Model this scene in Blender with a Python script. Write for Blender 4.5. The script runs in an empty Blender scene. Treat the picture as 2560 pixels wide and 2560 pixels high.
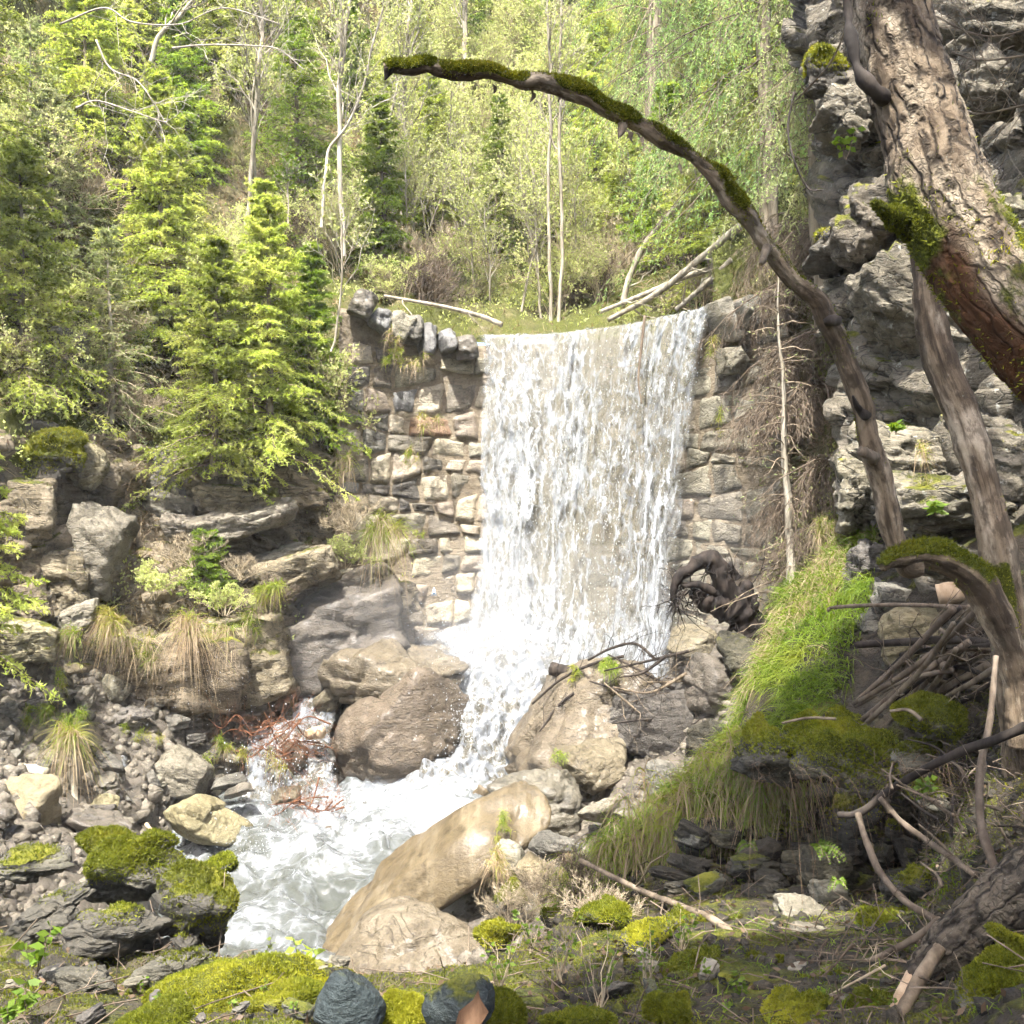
import bpy, bmesh, math
import numpy as np
from mathutils import Vector, Matrix, Euler
S = bpy.context.scene
COL = S.collection
R = math.radians
# ------------------------------------------------------------------ camera, sky, sun, exposure
cam_d = bpy.data.cameras.new('camera'); cam = bpy.data.objects.new('camera', cam_d); COL.objects.link(cam)
cam_d.lens = 36; cam_d.sensor_width = 36; cam_d.clip_end = 400; cam_d.clip_start = 0.05
cam.location = (0, 0, 0); cam.rotation_euler = (R(90), 0, 0)
S.camera = cam
SUN_EL, SUN_AZ = 63.0, 198.0          # azimuth clockwise from +Y (view direction): behind the camera to the left, high
w = bpy.data.worlds.new('World'); S.world = w; w.use_nodes = True
sky = w.node_tree.nodes.new('ShaderNodeTexSky'); sky.sky_type = 'NISHITA'; sky.sun_disc = False
sky.sun_elevation = R(SUN_EL); sky.sun_rotation = R(SUN_AZ); sky.air_density = 0.8; sky.dust_density = 4.0; sky.ozone_density = 0.4
bg = w.node_tree.nodes['Background']; bg.inputs['Strength'].default_value = 0.15
w.node_tree.links.new(sky.outputs[0], bg.inputs['Color'])
sun_d = bpy.data.lights.new('sun', 'SUN'); sun_d.energy = 5.0; sun_d.angle = R(0.55); sun_d.color = (1.0, 0.975, 0.93)
sun = bpy.data.objects.new('sun', sun_d); COL.objects.link(sun); sun.location = (-6, -6, 20)
_e, _a = R(SUN_EL), R(SUN_AZ)
SUNV = Vector((math.sin(_a)*math.cos(_e), math.cos(_a)*math.cos(_e), math.sin(_e)))
sun.rotation_euler = SUNV.to_track_quat('Z', 'Y').to_euler()
vs = S.view_settings; vs.view_transform = 'Standard'; vs.look = 'None'; vs.gamma = 1.0; vs.use_curve_mapping = False
vs.exposure = 1.85
S.render.engine = 'CYCLES'
S.cycles.use_denoising = True
S.cycles.use_adaptive_sampling = True; S.cycles.adaptive_threshold = 0.06; S.cycles.adaptive_min_samples = 12
S.cycles.max_bounces = 4; S.cycles.diffuse_bounces = 2; S.cycles.glossy_bounces = 2
S.cycles.transparent_max_bounces = 8; S.cycles.transmission_bounces = 2; S.cycles.volume_bounces = 1
S.cycles.sample_clamp_indirect = 6

# ------------------------------------------------------------------ numeric helpers
def A(x): return np.asarray(x, dtype=np.float64)
def P(px, py, d):
    """a point d metres in front of the viewer, seen at photo position px,py (2560 square)"""
    px, py, d = np.broadcast_arrays(A(px), A(py), A(d))
    return np.stack([(px-1280)/2560*d, d, (1280-py)/2560*d], -1)
def nrm(v): return v/(np.linalg.norm(v, axis=-1, keepdims=True)+1e-12)
def _hash(i):
    i = i.astype(np.uint32)
    h = i[..., 0]*np.uint32(374761393) + i[..., 1]*np.uint32(668265263) + i[..., 2]*np.uint32(2246822519)
    h = (h ^ (h >> np.uint32(13)))*np.uint32(1274126177)
    h = h ^ (h >> np.uint32(16))
    h = h*np.uint32(2654435769); h = h ^ (h >> np.uint32(15))
    return h
def _h01(i): return _hash(i).astype(np.float64)/4294967295.0
def vnoise(p):
    i = np.floor(p).astype(np.int64); f = p-i; u = f*f*(3-2*f); r = 0
    for a in (0, 1):
        for b in (0, 1):
            for c in (0, 1):
                wt = (u[..., 0] if a else 1-u[..., 0])*(u[..., 1] if b else 1-u[..., 1])*(u[..., 2] if c else 1-u[..., 2])
                r = r + wt*_h01(i+np.array([a, b, c]))
    return r*2-1
def fbm(p, o=4, g=.5):
    a, s, t = 1., 0., 0.
    for k in range(o):
        s = s + a*vnoise(p*(2.03**k)+k*17.3); t += a; a *= g
    return s/t
def cells(p, tilt=.9):
    """broken-block relief: every cell is a small tilted plane of its own height; also returns distance to the joint"""
    i = np.floor(p).astype(np.int64); f1 = np.full(p.shape[:-1], 9.); f2 = f1.copy(); val = np.zeros(p.shape[:-1])
    for a in (-1, 0, 1):
        for b in (-1, 0, 1):
            for c in (-1, 0, 1):
                j = i+np.array([a, b, c]); o = np.stack([_h01(j), _h01(j+7919), _h01(j+104729)], -1)
                dv = p-(j+o); d = np.linalg.norm(dv, axis=-1)
                g = np.stack([_h01(j+31), _h01(j+57), _h01(j+91)], -1)*2-1
                v = _h01(j+13)*2-1+tilt*(dv*g).sum(-1)
                m = d < f1; f2 = np.where(m, f1, np.minimum(f2, d)); val = np.where(m, v, val); f1 = np.where(m, d, f1)
    return val, f2-f1
def spl(pts, n):
    """Catmull-Rom through rows of pts (any columns)"""
    p = A(pts); m = len(p); q = np.vstack([2*p[0]-p[1], p, 2*p[-1]-p[-2]])
    t = np.linspace(0, m-1-1e-9, n); k = t.astype(int); f = (t-k)[:, None]
    a, b, c, d = q[k], q[k+1], q[k+2], q[k+3]
    return .5*((2*b)+(c-a)*f+(2*a-5*b+4*c-d)*f*f+(3*b-a-3*c+d)*f**3)
def sst(x, a, b):
    t = np.clip((x-a)/(b-a), 0, 1); return t*t*(3-2*t)

# ------------------------------------------------------------------ mesh helpers
def mesh(name, V, F, mat, smooth=True, attrs=None):
    V = np.ascontiguousarray(V, dtype=np.float32).reshape(-1, 3)
    Fs = F if isinstance(F, list) else [F]
    Fs = [np.asarray(f, dtype=np.int32) for f in Fs if len(f)]
    me = bpy.data.meshes.new(name)
    nl = sum(f.size for f in Fs); npy = sum(len(f) for f in Fs)
    me.vertices.add(len(V)); me.loops.add(nl); me.polygons.add(npy)
    me.vertices.foreach_set('co', V.ravel())
    me.loops.foreach_set('vertex_index', np.concatenate([f.ravel() for f in Fs]))
    tot = np.concatenate([np.full(len(f), f.shape[1], np.int32) for f in Fs])
    me.polygons.foreach_set('loop_start', np.concatenate([[0], np.cumsum(tot)[:-1]]).astype(np.int32))
    if smooth: me.polygons.foreach_set('use_smooth', np.ones(npy, dtype=bool))
    me.update(calc_edges=True)
    for k, v in (attrs or {}).items():
        v = np.asarray(v, np.float32)
        if v.ndim == 2: at = me.attributes.new(k, 'FLOAT_VECTOR', 'POINT'); at.data.foreach_set('vector', v.ravel())
        else: at = me.attributes.new(k, 'FLOAT', 'POINT'); at.data.foreach_set('value', v.ravel())
    if mat: me.materials.append(mat)
    return me
def link(name, me, parent=None, loc=(0, 0, 0), rot=(0, 0, 0), scale=(1, 1, 1)):
    o = bpy.data.objects.new(name, me); COL.objects.link(o)
    o.location = tuple(map(float, loc)); o.rotation_euler = tuple(map(float, rot))
    o.scale = tuple(map(float, scale)) if np.ndim(scale) else (float(scale),)*3
    if parent: o.parent = parent
    return o
def tag(o, label=None, cat=None, group=None, kind=None):
    if label: o['label'] = label
    if cat: o['category'] = cat
    if group: o['group'] = group
    if kind: o['kind'] = kind
    return o
def thing(name, label, cat, loc, rot=(0, 0, 0), scale=1., group=None):
    return tag(link(name, None, None, loc, rot, scale), label, cat, group)
def base_of(V):
    V = V.reshape(-1, 3); return np.array([V[:, 0].mean(), V[:, 1].mean(), V[:, 2].min()])
def solo(name, label, cat, V, F, mat, group=None, smooth=True, attrs=None, kind=None):
    V = np.asarray(V).reshape(-1, 3); b = base_of(V)
    return tag(link(name, mesh(name, V-b, F, mat, smooth, attrs), None, b), label, cat, group, kind)
def part(name, V, F, mat, parent, smooth=True, attrs=None, kind=None):
    """V in world coordinates, parent only translated"""
    V = np.asarray(V).reshape(-1, 3)
    return tag(link(name, mesh(name, V-A(parent.location), F, mat, smooth, attrs), parent), kind=kind)
def copy_tree(root, loc, rotz=0., scale=1., label=None, tilt=(0, 0)):
    c = root.copy(); COL.objects.link(c); c.location = tuple(map(float, loc)); c.rotation_euler = (tilt[0], tilt[1], rotz)
    c.scale = (scale,)*3 if not np.ndim(scale) else tuple(scale)
    if label: c['label'] = label
    for ch in root.children:
        k = ch.copy(); COL.objects.link(k); k.parent = c
    return c
def cat_mesh(L):
    """join [(V,F)...] with F (m,3) or (m,4) -> V, [tris, quads]"""
    Vs, T, Q, o = [], [], [], 0
    for V, F in L:
        V = V.reshape(-1, 3)
        for f in (F if isinstance(F, list) else [F]):
            f = np.asarray(f)
            if f.size: (T if f.shape[1] == 3 else Q).append(f+o)
        Vs.append(V); o += len(V)
    return np.vstack(Vs), [np.vstack(x) for x in (T, Q) if x]
def grid_faces(n, m, wrap=False):
    i, j = np.meshgrid(np.arange(n-1), np.arange(m if wrap else m-1), indexing='ij')
    j2 = (j+1) % m
    return np.stack([i*m+j, i*m+j2, (i+1)*m+j2, (i+1)*m+j], -1).reshape(-1, 4)
def tubes(Pt, Rd, sides=3, seed=0):
    """Pt (M,n,3), Rd (M,n): M little tapered tubes"""
    M, n, _ = Pt.shape; t = nrm(np.gradient(Pt, axis=1))
    ref = nrm(np.random.default_rng(seed).normal(size=(M, 1, 3))*[1, 1, .3])
    a = nrm(np.cross(t, ref)); b = np.cross(t, a)
    th = np.arange(sides)/sides*2*np.pi
    V = Pt[:, :, None]+Rd[:, :, None, None]*(np.cos(th)[:, None]*a[:, :, None]+np.sin(th)[:, None]*b[:, :, None])
    f = grid_faces(n, sides, True); F = (f[None]+(np.arange(M)*n*sides)[:, None, None]).reshape(-1, 4)
    return V.reshape(-1, 3), F
def thin(Pt, Rd, seed=0):
    return ribbons(Pt, Rd*1.25, nrm(np.random.default_rng(seed).normal(size=(len(Pt), 3))))
def ribbons(Pt, W, side):
    """Pt (M,n,3), W (M,n) half widths, side (M,3)"""
    M, n, _ = Pt.shape; s = side[:, None]*W[..., None]
    V = np.stack([Pt-s, Pt+s], 2)
    f = grid_faces(n, 2); F = (f[None]+(np.arange(M)*n*2)[:, None, None]).reshape(-1, 4)
    return V.reshape(-1, 3), F
def blades(p, d, L, W, rng):
    """needle / moss leaf triangles"""
    d = nrm(d); s = nrm(np.cross(d, rng.normal(size=d.shape)))
    L = np.broadcast_to(L, len(p))[:, None]; W = np.broadcast_to(W, len(p))[:, None]
    V = np.stack([p-s*W, p+s*W, p+d*L], 1).reshape(-1, 3)
    return V, np.arange(len(V)).reshape(-1, 3)
def leafquads(p, d, L, W, rng):
    d = nrm(d); s = nrm(np.cross(d, rng.normal(size=d.shape))); nn = np.cross(s, d)
    L = np.broadcast_to(L, len(p))[:, None]; W = np.broadcast_to(W, len(p))[:, None]
    V = np.stack([p, p+d*L*.45+s*W-nn*L*.08, p+d*L, p+d*L*.45-s*W-nn*L*.08], 1).reshape(-1, 3)
    return V, np.arange(len(V)).reshape(-1, 4)
def grow(Pp, Rp, m, rng, lo, hi, lr, ang=.9, up=0., n=4, rr=.55, wig=.12, lenf=None):
    """m children on every parent polyline"""
    M, k, _ = Pp.shape
    t = lo+(hi-lo)*(np.arange(m)+rng.random((M, m)))/m*.999
    f = t*(k-1); i = np.minimum(f.astype(int), k-2); f = (f-i)[..., None]; r = np.arange(M)[:, None]
    p0 = Pp[r, i]*(1-f)+Pp[r, i+1]*f; tg = nrm(Pp[r, i+1]-Pp[r, i]); r0 = (Rp[r, i]*(1-f[..., 0])+Rp[r, i+1]*f[..., 0])*rr
    side = nrm(np.cross(tg, rng.normal(size=tg.shape)))
    d = nrm(tg*np.cos(ang)+side*np.sin(ang)+np.array([0, 0, up]))
    L = rng.uniform(lr[0], lr[1], (M, m)) * (lenf(t) if lenf else (1.15-.6*t))
    s = np.linspace(0, 1, n)
    bend = rng.normal(size=(M, m, 3))*wig+np.array([0, 0, up*.4])
    Q = p0[:, :, None]+(d[:, :, None]*s[:, None]+bend[:, :, None]*(s**2)[:, None])*L[..., None, None]
    Q = Q+rng.normal(size=Q.shape)*(wig*.18*L)[..., None, None]*(s > 0)[:, None]
    RR = r0[..., None]*(1-.75*s)
    return Q.reshape(M*m, n, 3), RR.reshape(M*m, n)
def along(Pp, per, rng, lo=.2, hi=1.):
    M, k, _ = Pp.shape; f = rng.uniform(lo, hi, (M, per))*(k-1); i = np.minimum(f.astype(int), k-2); f = (f-i)[..., None]; r = np.arange(M)[:, None]
    return (Pp[r, i]*(1-f)+Pp[r, i+1]*f).reshape(-1, 3), nrm(Pp[r, i+1]-Pp[r, i]).reshape(-1, 3)
def tri_sample(V, F, n, rng):
    V = np.asarray(V).reshape(-1, 3); T = []
    for f in (F if isinstance(F, list) else [F]):
        f = np.asarray(f)
        T.append(f[:, :3]);
        if f.shape[1] == 4: T.append(f[:, [0, 2, 3]])
    T = np.vstack(T); a, b, c = V[T[:, 0]], V[T[:, 1]], V[T[:, 2]]
    N = np.cross(b-a, c-a); ar = np.linalg.norm(N, axis=1); k = rng.choice(len(T), n, p=ar/ar.sum())
    u, v = rng.random((2, n, 1)); fl = u+v > 1; u = np.where(fl, 1-u, u); v = np.where(fl, 1-v, v)
    return a[k]+u*(b[k]-a[k])+v*(c[k]-a[k]), nrm(N[k]), T[k]
_ico = {}
def ico(s):
    if s not in _ico:
        bm = bmesh.new(); bmesh.ops.create_icosphere(bm, subdivisions=s, radius=1)
        bm.verts.ensure_lookup_table()
        _ico[s] = (np.array([v.co[:] for v in bm.verts]), np.array([[v.index for v in f.verts] for f in bm.faces])); bm.free()
    return _ico[s]
def rotm(rx, ry, rz): return np.array(Euler((rx, ry, rz)).to_matrix())
def rock(seed, half, sub=5, planes=13, sharp=16, rough=.05, blk=.07, blkscale=2.2, strat=(1, 1, 2.2), box=0., rot=(0, 0, 0)):
    """angular stone: soft intersection of random half-spaces, then broken-block and fine relief. centred on 0"""
    rng = np.random.default_rng(seed); D, F = ico(sub); half = A(half)
    n = nrm(rng.normal(size=(planes, 3))); d = rng.uniform(.72, 1.0, planes)
    if box:
        bn = nrm(np.vstack([np.eye(3), -np.eye(3)])+rng.normal(size=(6, 3))*.13); n = np.vstack([bn, n]); d = np.concatenate([np.full(6, box)*rng.uniform(.92, 1.05, 6), d*1.18])
    q = np.maximum(D@n.T, 1e-3)/d
    r = (q**sharp).sum(1)**(-1/sharp)
    V = D*r[:, None]
    V = V/np.abs(V).max(0)*half
    sz = float(np.mean(half)); off = rng.uniform(-50, 50, 3); M = rotm(*rng.uniform(-.4, .4, 3))
    if blk:
        c, e = cells(((V@M)*A(strat)/sz*blkscale)*.5+off); V = V+D*(c*blk*sz-np.exp(-e*9)*blk*.6*sz)[:, None]
        if sub >= 5: c, e = cells(((V@M)*A(strat)*A([1, 1, 1.3])/sz*blkscale)*1.7+off+3); V = V+D*(c*blk*.25*sz-np.exp(-e*9)*blk*.3*sz)[:, None]
    V = V+D*(fbm(V/sz*1.3+off, 5, .6)*rough*2.2*sz)[:, None]
    return V@rotm(*rot).T, F
# ------------------------------------------------------------------ procedural materials
class NT:
    def __init__(s, name):
        s.m = bpy.data.materials.new(name); s.m.use_nodes = True; s.t = s.m.node_tree; s.t.nodes.clear()
        s.out = s.t.nodes.new('ShaderNodeOutputMaterial')
    def n(s, ty, ins=None, o=0, **pr):
        nd = s.t.nodes.new('ShaderNode'+ty)
        for k, v in pr.items(): setattr(nd, k, v)
        for k, v in (ins or {}).items():
            if isinstance(v, bpy.types.NodeSocket): s.t.links.new(v, nd.inputs[k])
            elif v is not None: nd.inputs[k].default_value = v
        return nd.outputs[o]
    def math(s, op, a, b=None, c=None, clamp=False):
        nd = s.t.nodes.new('ShaderNodeMath'); nd.operation = op; nd.use_clamp = clamp
        for i, v in enumerate((a, b, c)):
            if v is None: continue
            if isinstance(v, bpy.types.NodeSocket): s.t.links.new(v, nd.inputs[i])
            else: nd.inputs[i].default_value = v
        return nd.outputs[0]
    def mix(s, f, a, b):
        nd = s.t.nodes.new('ShaderNodeMix'); nd.data_type = 'RGBA'
        for i, v in ((0, f), (6, a), (7, b)):
            if isinstance(v, bpy.types.NodeSocket): s.t.links.new(v, nd.inputs[i])
            else: nd.inputs[i].default_value = v if i == 0 else c4(v)
        return nd.outputs[2]
    def step(s, v, a, b):
        return s.n('MapRange', {0: v, 1: a, 2: b, 3: 0., 4: 1.}, interpolation_type='SMOOTHSTEP')
    def noise(s, vec, sc, det=6, rough=.6, dist=0.):
        return s.n('TexNoise', {'Vector': vec, 'Scale': sc, 'Detail': det, 'Roughness': rough, 'Distortion': dist})
    def vm(s, v, sc=(1, 1, 1), rot=(0, 0, 0)):
        return s.n('Mapping', {'Vector': v, 'Scale': sc, 'Rotation': rot})
    def surf(s, sh): s.t.links.new(sh, s.out.inputs['Surface'])
def c4(c): return (c[0], c[1], c[2], 1.) if len(c) == 3 else c
def geo(t, k): return t.n('NewGeometry', o=k)
POS, NOR, RPI = 0, 1, 8

RK = .48
MOSS_A, MOSS_B, MOSS_C = (.04, .048, .005), (.12, .127, .010), (.20, .195, .018)
def rockmat(name, c1, c2, c3, moss=0., wet=0., strat=(1, 1, 5), srot=(.3, .25, 0), attr=False, bump=.75, sc=1., crack=.5, lich=0., streak=None, spec=.4, veil=None):
    c1, c2, c3 = A(c1)*RK, A(c2)*RK, A(c3)*RK
    t = NT(name); p = geo(t, POS)
    p = t.n('VectorMath', {0: p, 1: t.n('CombineXYZ', {0: t.math('MULTIPLY', t.n('ObjectInfo', o=5), 40.)})}, operation='ADD')
    n1 = t.noise(p, 1.1*sc, 7, .62); n2 = t.noise(p, 7*sc, 7, .65); n3 = t.noise(p, 55*sc, 4, .6)
    st = t.noise(t.vm(p, strat, srot), 3.2*sc, 6, .6, .4)
    f = t.math('ADD', t.math('MULTIPLY', n1, .45), t.math('ADD', t.math('MULTIPLY', st, .35), t.math('MULTIPLY', n2, .3)))
    rp = t.n('ValToRGB', {0: f}); el = t.t.nodes[-1].color_ramp.elements
    el[0].position = .42; el[0].color = c4(c1); el[1].position = .70; el[1].color = c4(c3)
    e = el.new(.55); e.color = c4(c2)
    col = rp
    col = t.mix(t.math('MULTIPLY', t.step(n3, .56, .66), .4), col, np.minimum(A(c3)*1.15, .8)); col = t.mix(t.math('MULTIPLY', t.math('SUBTRACT', 1., t.step(n3, .34, .44)), .45), col, A(c1)*.6)
    oi = t.n('ObjectInfo', o=5)
    col = t.n('HueSaturation', {'Hue': t.math('ADD', .485, t.math('MULTIPLY', oi, .03)), 'Saturation': 1., 'Value': t.math('ADD', .8, t.math('MULTIPLY', oi, .4)), 'Fac': 1., 'Color': col})
    ck = t.math('ABSOLUTE', t.math('SUBTRACT', t.noise(t.vm(p, (1, 1, 2.2), srot), 2.6*sc, 3, .55, .6), .5))
    ckm = t.math('SUBTRACT', 1., t.step(ck, .0, .022))
    col = t.mix(t.math('MULTIPLY', ckm, crack), col, A(c1)*.35)
    if lich:
        lm = t.math('MULTIPLY', t.step(t.noise(p, 13, 5, .7), .60, .66), lich); col = t.mix(lm, col, (.42, .42, .36))
    if streak:
        sm = t.step(t.noise(t.vm(p, streak[0], streak[1]), 2.0, 5, .6), .48, .68); col = t.mix(t.math('MULTIPLY', sm, .22), col, streak[2])
    n4 = t.noise(t.vm(p, (1, 1, 1.8), srot), 21*sc, 5, .65)
    hgt = t.math('ADD', t.math('MULTIPLY', n2, .6), t.math('ADD', t.math('MULTIPLY', st, .55), t.math('ADD', t.math('MULTIPLY', n4, .42), t.math('MULTIPLY', n3, .14))))
    dk = t.step(t.math('ADD', t.math('MULTIPLY', n4, .5), t.math('MULTIPLY', n2, .5)), .36, .50); col = t.mix(t.math('MULTIPLY', t.math('SUBTRACT', 1., dk), .55), col, A(c1)*.55)  # low spots of the bump painted darker, as shaded crevices
    hgt = t.math('SUBTRACT', hgt, t.math('MULTIPLY', ckm, .25*crack))
    rough = t.math('ADD', .62 if not wet else .55-.4*wet, t.math('MULTIPLY', n2, .35))
    if moss or attr:
        nz = t.n('SeparateXYZ', {0: geo(t, NOR)}, o=2)
        mn = t.noise(p, 2.3, 6, .65)
        mk = t.math('ADD', t.math('MULTIPLY', nz, .55), t.math('MULTIPLY', t.math('SUBTRACT', mn, .5), 2.2))
        mk = t.math('ADD', mk, moss-.75)
        if attr: mk = t.math('ADD', mk, t.math('MULTIPLY', t.n('Attribute', o=2, attribute_name='moss'), 1.6))
        mk = t.step(mk, .05, .3)
        mf = t.noise(p, 70, 4, .7); mc = t.mix(t.step(mf, .35, .7), MOSS_A, MOSS_B); mc = t.mix(t.step(t.noise(p, 3.7, 4), .45, .7), mc, MOSS_C)
        col = t.mix(mk, col, mc); rough = t.math('ADD', rough, mk)
        hgt = t.math('ADD', hgt, t.math('MULTIPLY', mk, t.math('ADD', .3, t.math('MULTIPLY', mf, .8))))
    bp = t.n('Bump', {'Height': hgt, 'Strength': bump, 'Distance': .06/sc})
    b = t.n('BsdfPrincipled', {'Base Color': col, 'Roughness': rough, 'Specular IOR Level': spec, 'Normal': bp})
    if wet:
        nb = t.n('Bump', {'Height': t.math('ADD', n2, t.math('MULTIPLY', st, .6)), 'Strength': .35, 'Distance': .05})
        bs = t.t.nodes[-3] if False else [x for x in t.t.nodes if x.bl_idname == 'ShaderNodeBsdfPrincipled'][0]
        bs.inputs['Coat Weight'].default_value = wet; bs.inputs['Coat Roughness'].default_value = .12
        t.t.links.new(nb, bs.inputs['Coat Normal'])
    t.surf(b); return t.m
def leafmat(name, c1, c2, c3=None, tr=.42, rough=.55, spec=.25):
    t = NT(name); r = geo(t, RPI); p = geo(t, POS)
    col = t.mix(r, c1, c2)
    if c3 is not None: col = t.mix(t.step(t.noise(p, 1.7, 3), .45, .7), col, c3)
    col = t.n('HueSaturation', {'Value': t.math('ADD', .75, t.math('MULTIPLY', t.n('ObjectInfo', o=5), .5)), 'Color': col, 'Hue': .5, 'Saturation': 1., 'Fac': 1.})
    b = t.n('BsdfPrincipled', {'Base Color': col, 'Roughness': rough, 'Specular IOR Level': spec})
    x = t.n('BsdfTranslucent', {'Color': t.mix(.5, col, t.n('HueSaturation', {'Saturation': 1.25, 'Value': 1.5, 'Color': col, 'Hue': .49, 'Fac': 1.}))})
    t.surf(t.n('MixShader', {0: tr, 1: b, 2: x})); return t.m
def woodmat(name, c1, c2, c3=None, sc=1., strc=(1, 1, .18), bump=.4, attr=False, rnd=True):
    t = NT(name); p = t.n('TexCoord', o=3)
    n1 = t.noise(t.vm(p, strc), 14*sc, 6, .65); n2 = t.noise(p, 3*sc, 5, .6)
    col = t.mix(t.step(n1, .35, .68), c1, c2)
    if c3 is not None: col = t.mix(t.step(n2, .50, .62), col, c3)
    if rnd: col = t.n('HueSaturation', {'Value': t.math('ADD', .7, t.math('MULTIPLY', geo(t, RPI), .6)), 'Color': col, 'Hue': .5, 'Saturation': 1., 'Fac': 1.})
    h = n1
    if attr:
        mk = t.math('ADD', t.math('MULTIPLY', t.math('SUBTRACT', t.noise(p, 9, 5, .65), .5), 1.6), t.n('Attribute', o=2, attribute_name='moss'))
        mk = t.step(mk, .35, .6); mf = t.noise(p, 90, 4, .7)
        mc = t.mix(t.step(mf, .35, .7), MOSS_A, MOSS_B); col = t.mix(mk, col, mc); h = t.math('ADD', n1, t.math('MULTIPLY', mk, mf))
    bp = t.n('Bump', {'Height': h, 'Strength': bump, 'Distance': .02})
    t.surf(t.n('BsdfPrincipled', {'Base Color': col, 'Roughness': .85, 'Specular IOR Level': .25, 'Normal': bp})); return t.m

M_TAN = rockmat('wet_tan_rock', (.14, .107, .062), (.26, .208, .13), (.39, .325, .22), wet=.25, strat=(1, 1, 3), crack=.5, bump=1.)
M_GOLD = rockmat('golden_rock', (.12, .085, .043), (.20, .147, .078), (.275, .21, .12), wet=.35, strat=(1.6, .25, .6), srot=(.5, 0, -.6), crack=.2, bump=.4, streak=((3.5, .5, .35), (.3, .75, -.2), (.36, .30, .20)))
M_GREY = rockmat('grey_rock', (.08, .071, .056), (.20, .18, .145), (.36, .33, .27), strat=(1, 1, 6), srot=(.4, .5, 0), crack=.6)
M_GREYW = rockmat('wet_grey_rock', (.10, .088, .066), (.22, .19, .14), (.35, .305, .225), wet=.2, strat=(1, 1, 4), srot=(.5, .3, 0), crack=.4)
M_WARM = rockmat('warm_grey_rock', (.14, .12, .08), (.33, .29, .21), (.52, .47, .36), strat=(1, 1, 4), srot=(.2, .4, 0))
M_YEL = rockmat('yellowish_rock', (.20, .155, .075), (.37, .30, .165), (.48, .41, .25), strat=(1, 1, 2), crack=.25)
M_MOSSR = rockmat('mossy_rock', (.05, .048, .036), (.13, .125, .095), (.25, .235, .18), moss=.5, strat=(1, 1, 6), srot=(.2, .3, 0))
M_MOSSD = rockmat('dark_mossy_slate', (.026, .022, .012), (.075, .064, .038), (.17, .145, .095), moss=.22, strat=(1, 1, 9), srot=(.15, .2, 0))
M_BLUE = rockmat('dark_green_stone', (.022, .034, .034), (.05, .068, .066), (.085, .105, .10), moss=.30, strat=(1, 1, 2), crack=.3, bump=.8)
M_CLIFF = rockmat('schist_cliff', (.085, .073, .045), (.27, .235, .16), (.50, .44, .325), moss=.32, strat=(.7, .7, 5), srot=(.25, -.6, 0), crack=.8, bump=.8, lich=.5)
M_BANK = rockmat('layered_bank_rock', (.14, .11, .062), (.37, .305, .185), (.60, .51, .345), moss=.38, strat=(.8, .8, 6), srot=(.2, .4, 0), crack=.7, bump=.8)
M_SLATE = rockmat('blue_slate_block', (.14, .13, .12), (.27, .26, .24), (.38, .37, .35), strat=(5, 1, 1), srot=(0, .3, 0), crack=.3)
M_ORANGE = rockmat('ochre_block', (.25, .15, .08), (.38, .24, .13), (.45, .31, .19), crack=.3)
M_EARTH = rockmat('mossy_dark_earth', (.03, .022, .012), (.085, .065, .038), (.19, .15, .09), moss=.36, strat=(1, 1, 3), crack=.3, bump=1.)
M_DAM = rockmat('dam_rubble', (.33, .265, .175), (.56, .47, .335), (.74, .65, .50), wet=.15, strat=(1, 1, 3), crack=.45)
M_MORTAR = rockmat('damp_joint', (.22, .172, .105), (.40, .325, .21), (.54, .455, .31), moss=.1, crack=.2)
def soilmat():
    t = NT('forest_soil'); p = geo(t, POS)
    n1 = t.noise(p, .9, 7, .65); n2 = t.noise(p, 11, 6, .7); n3 = t.noise(p, 60, 4, .7)
    col = t.mix(t.step(n2, .35, .65), (.05, .042, .02), (.17, .145, .075)); col = t.mix(t.step(n3, .5, .75), col, (.24, .21, .12))
    col = t.mix(t.math('MULTIPLY', t.step(n1, .38, .55), .9), col, t.mix(t.step(n3, .35, .7), (.05, .06, .012), (.13, .14, .03)))
    bp = t.n('Bump', {'Height': t.math('ADD', n2, t.math('MULTIPLY', n3, .4)), 'Strength': .9, 'Distance': .08})
    t.surf(t.n('BsdfPrincipled', {'Base Color': col, 'Roughness': .95, 'Specular IOR Level': .15, 'Normal': bp})); return t.m
M_SOIL = soilmat()
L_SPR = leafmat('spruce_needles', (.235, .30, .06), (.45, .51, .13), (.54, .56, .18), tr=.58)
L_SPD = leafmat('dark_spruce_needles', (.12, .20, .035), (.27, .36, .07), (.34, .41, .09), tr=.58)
L_SPG = leafmat('grey_green_needles', (.20, .25, .09), (.37, .41, .19), (.42, .42, .23), tr=.55)
L_LAR = leafmat('larch_needles', (.14, .24, .075), (.30, .42, .16), (.36, .46, .16), tr=.6)
L_BUD = leafmat('budding_leaves', (.34, .39, .135), (.51, .54, .23), (.47, .48, .22), tr=.55)
L_LEAF = leafmat('fresh_leaves', (.08, .14, .015), (.16, .23, .03), tr=.45)
L_GRS = leafmat('green_grass', (.10, .16, .015), (.23, .28, .035), (.30, .28, .06), tr=.4)
L_GRD = leafmat('bank_grass', (.065, .115, .01), (.17, .24, .025), (.23, .25, .04), tr=.45)
L_DRY = leafmat('dry_grass', (.16, .115, .06), (.36, .285, .175), (.29, .21, .125), tr=.3)
L_MOSS = leafmat('moss_leaves', (.068, .083, .006), (.19, .205, .015), (.275, .265, .02), tr=.35)
L_LIT = leafmat('leaf_litter', (.05, .03, .016), (.20, .14, .085), (.13, .085, .05), tr=.2)
W_PALE = woodmat('pale_bark', (.20, .17, .12), (.42, .38, .30))
W_TWIG = woodmat('beige_twigs', (.28, .22, .14), (.48, .40, .27))
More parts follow.
